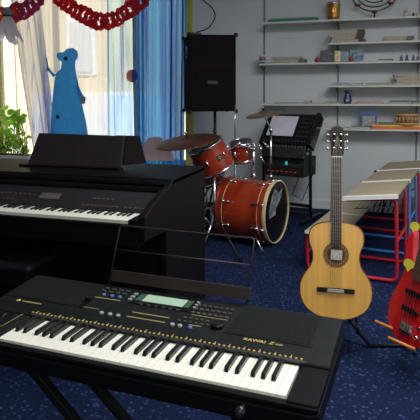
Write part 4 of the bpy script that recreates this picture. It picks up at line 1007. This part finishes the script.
# d
zd = shv['d']
book(ix(331), ix(352), zd, .016, LAV, label='lavender magazine pile left on the fourth shelf', name='magazine', cat='magazine'); book(ix(333), ix(350), zd+.017, .012, LAV, rz=.05, label='top lavender magazine left on the fourth shelf', name='magazine', cat='magazine')
book(ix(353), ix(363), zd, .022, (.22, .20, .22), label='small dark grey booklet on the fourth shelf'); book(ix(366), ix(393), zd, .018, MG, label='flat grey folder in the middle of the fourth shelf', name='folder', cat='folder'); book(ix(367), ix(391), zd+.019, .010, WH, label='thin white sheet pile on the grey folder', name='paper_stack', cat='papers')
z = zd
for k, (a, b, t, c, r_) in enumerate(((393, 425, .030, LG, 0), (396, 424, .026, (.42, .40, .34), .05), (394, 426, .028, TAN, -.04), (393, 424, .022, (.30, .24, .20), .06))):
    book(ix(a), ix(b), z, t, c, None, rz=r_, label=['bottom grey', 'second drab', 'third tan', 'top brown covered'][k]+' album in the wavy pile at the right of the fourth shelf', name='album', cat='album', group='albums piled on the fourth shelf'); z += t+.001
# e
ze = shv['e']
for a, b, t, c, l in ((275, 300, .014, (.30, .36, .34), 'greenish folder left on the fifth shelf'), (290, 324, .010, (.38, .42, .42), 'long grey green papers on the fifth shelf'), (325, 343, .022, (.22, .20, .19), 'dark grey folder left of the blue vase'), (305, 312, .022, (.45, .44, .36), 'small beige box on the fifth shelf')):
    book(ix(a), ix(b), ze + (.0105 if a == 305 else 0), t, c, label=l, name='folder' if a != 305 else 'small_box', cat='folder' if a != 305 else 'box', y0=5.97 if a != 290 else 5.975)
o = thing('blue_vase', 'dark purple blue vase with a white flower on the fifth shelf', 'vase', (ix(348, 6.0), 6.0, ze))
VS = mat('cobalt_glaze', (.045, .04, .14), .2, noise=.3, coat=.5)
MB().lathe([(.001, 0), (.034, 0), (.042, .02), (.046, .05), (.036, .085), (.026, .105), (.032, .125), (.046, .14), (.040, .145), (.024, .11), (.001, .1)], None, 24).build('vase_body', VS, o)
mb = MB()
for k in range(5): a = 2*pi*k/5; mb.sph((.010*cos(a), -.044, .040+.010*sin(a)), .006, 8, (1, .4, 1))
mb.build('flower_motif', IVORY, o)
book(ix(354), ix(385), ze, .018, (.50, .34, .34), label='pink covered book right of the blue vase'); book(ix(357), ix(384), ze+.019, .012, (.55, .30, .28), rz=.05, label='coral booklet on the pink covered book')
book(ix(374, 5.98), ix(392, 5.98), ze, .010, MG, y0=5.955, y1=5.965+.0, label='thin dark folder edge near the pink book') if False else None
book(ix(387), ix(412), ze, .020, WH, label='white album on the right of the fifth shelf', name='album', cat='album'); book(ix(390), ix(425), ze+.021, .014, (.16, .17, .18), rz=-.03, label='dark flat folder on the white album', name='folder', cat='folder'); book(ix(413), ix(432), ze, .018, TAN, label='tan booklet at the right end of the fifth shelf')
# f
zf = shv['f']
o = thing('picture_box', 'blue game box with a pale building picture on the lowest shelf', 'box', ((ix(361, 6)+ix(377.5, 6))/2, 6.02, zf+.022), 0, R(-6)); w = (ix(377.5, 6)-ix(361, 6))/2
MB().box(-w, w, 0, .03, 0, .165).build('box_body', mat('box_blue', (.05, .10, .26), .5, noise=.1), o, bev=.002)
MB().box(-w+.02, w-.02, -.0015, 0, .005, .11).build('printed_scene', mat('box_print', (.12, .16, .22), .6, nscale=40, col2=(.45, .42, .34)), o)
book(ix(352), ix(372), zf, .020, (.26, .30, .32), label='dull grey folder under the blue game box', name='folder', cat='folder'); book(ix(330), ix(350), zf, .006, WH, label='thin white sheets at the left end of the lowest shelf', name='paper_stack', cat='papers')
book(ix(379, 6.1), ix(395, 6.1), zf+.05, .014, (.16, .18, .17), y0=6.03, y1=6.16, label='dark green notebook behind the orange box', name='notebook', cat='notebook')
o = thing('xylophone_box', 'long orange and yellow box on the lowest shelf', 'box', (ix(373, 5.99), 5.96, zf)); Wd = 1.0-ix(373, 5.99)-.2
MB().box(0, Wd, 0, .16, 0, .028).build('orange_tray', mat('orange_box', (.72, .17, .02), .45, noise=.1), o, bev=.003)
MB().box(.004, Wd, .003, .157, .028, .046).build('yellow_lid', mat('yellow_lid', (.70, .46, .12), .45, noise=.1), o, bev=.003)
o = thing('hand_drum', 'small round wooden hand drum on the orange box', 'drum', (ix(408.5, 6.04), 6.045, zf+.0465))
WD = mat('drum_wood', (.26, .13, .045), .5, noise=.2); WDL = mat('drum_wood_light', (.55, .36, .16), .5)
MB().lathe([(.10, 0), (.108, .0), (.108, .115), (.10, .115), (.10, 0)], None, 32).build('shell', WD, o); MB().lathe([(.001, .113), (.10, .113)], None, 32).build('drum_skin', WDL, o)
for z in (.0, .092): MB().lathe(ring_prof(.108, z, z+.022, .005), None, 32).build('hoop', WDL, o)
mb = MB()
for k in range(16): a = 2*pi*k/16; mb.cyl((.112*cos(a), .112*sin(a), .035), (.112*cos(a), .112*sin(a), .08), .007, n=6)
build_loose(mb, 'cord_lacing', WDL, o)

# ============================================================ LIGHT
w = bpy.data.worlds.new('world'); sc.world = w; w.use_nodes = True; nt = w.node_tree
bgd = nt.nodes['Background']; sk = nt.nodes.new('ShaderNodeTexSky'); sk.sky_type = 'HOSEK_WILKIE'; sk.sun_direction = (-.3, -.6, .75); sk.turbidity = 4
nt.links.new(sk.outputs[0], bgd.inputs[0]); bgd.inputs[1].default_value = 2.8
def light(kind, loc, energy, col=(1, 1, 1), size=1, sy_=None, rot=(0, 0, 0), name='lamp'):
    l = bpy.data.lights.new(name, kind); l.energy = energy; l.color = col
    if kind == 'AREA': l.size = size; l.shape = 'RECTANGLE'; l.size_y = sy_ or size
    o = bpy.data.objects.new(name, l); COL.objects.link(o); o.location = loc; o.rotation_euler = rot; return o
s = light('SUN', (0, 0, 10), 7.0, (1, .97, .92), name='sun'); s.rotation_euler = (R(42), 0, R(20)); s.data.angle = R(1)
light('AREA', (.9, .6, 2.9), 14, (1, .97, .92), 1.2, 1.2, (0, 0, 0), 'added_fill_near')  # unseen fill light, added to lift the dark foreground
light('AREA', (.6, 2.7, 2.9), 82, (.97, .98, 1), 2.2, 1.4, (0, 0, 0), 'added_fill_far')  # second added fill, no fixture; brightens and evens the shelf wall
light('POINT', (.05, .0, 1.5), 20, (1, .98, .95), name='camera_flash').data.shadow_soft_size = .03
sc.view_settings.view_transform = 'Standard'; sc.view_settings.look = 'None'; sc.view_settings.exposure = 0.33
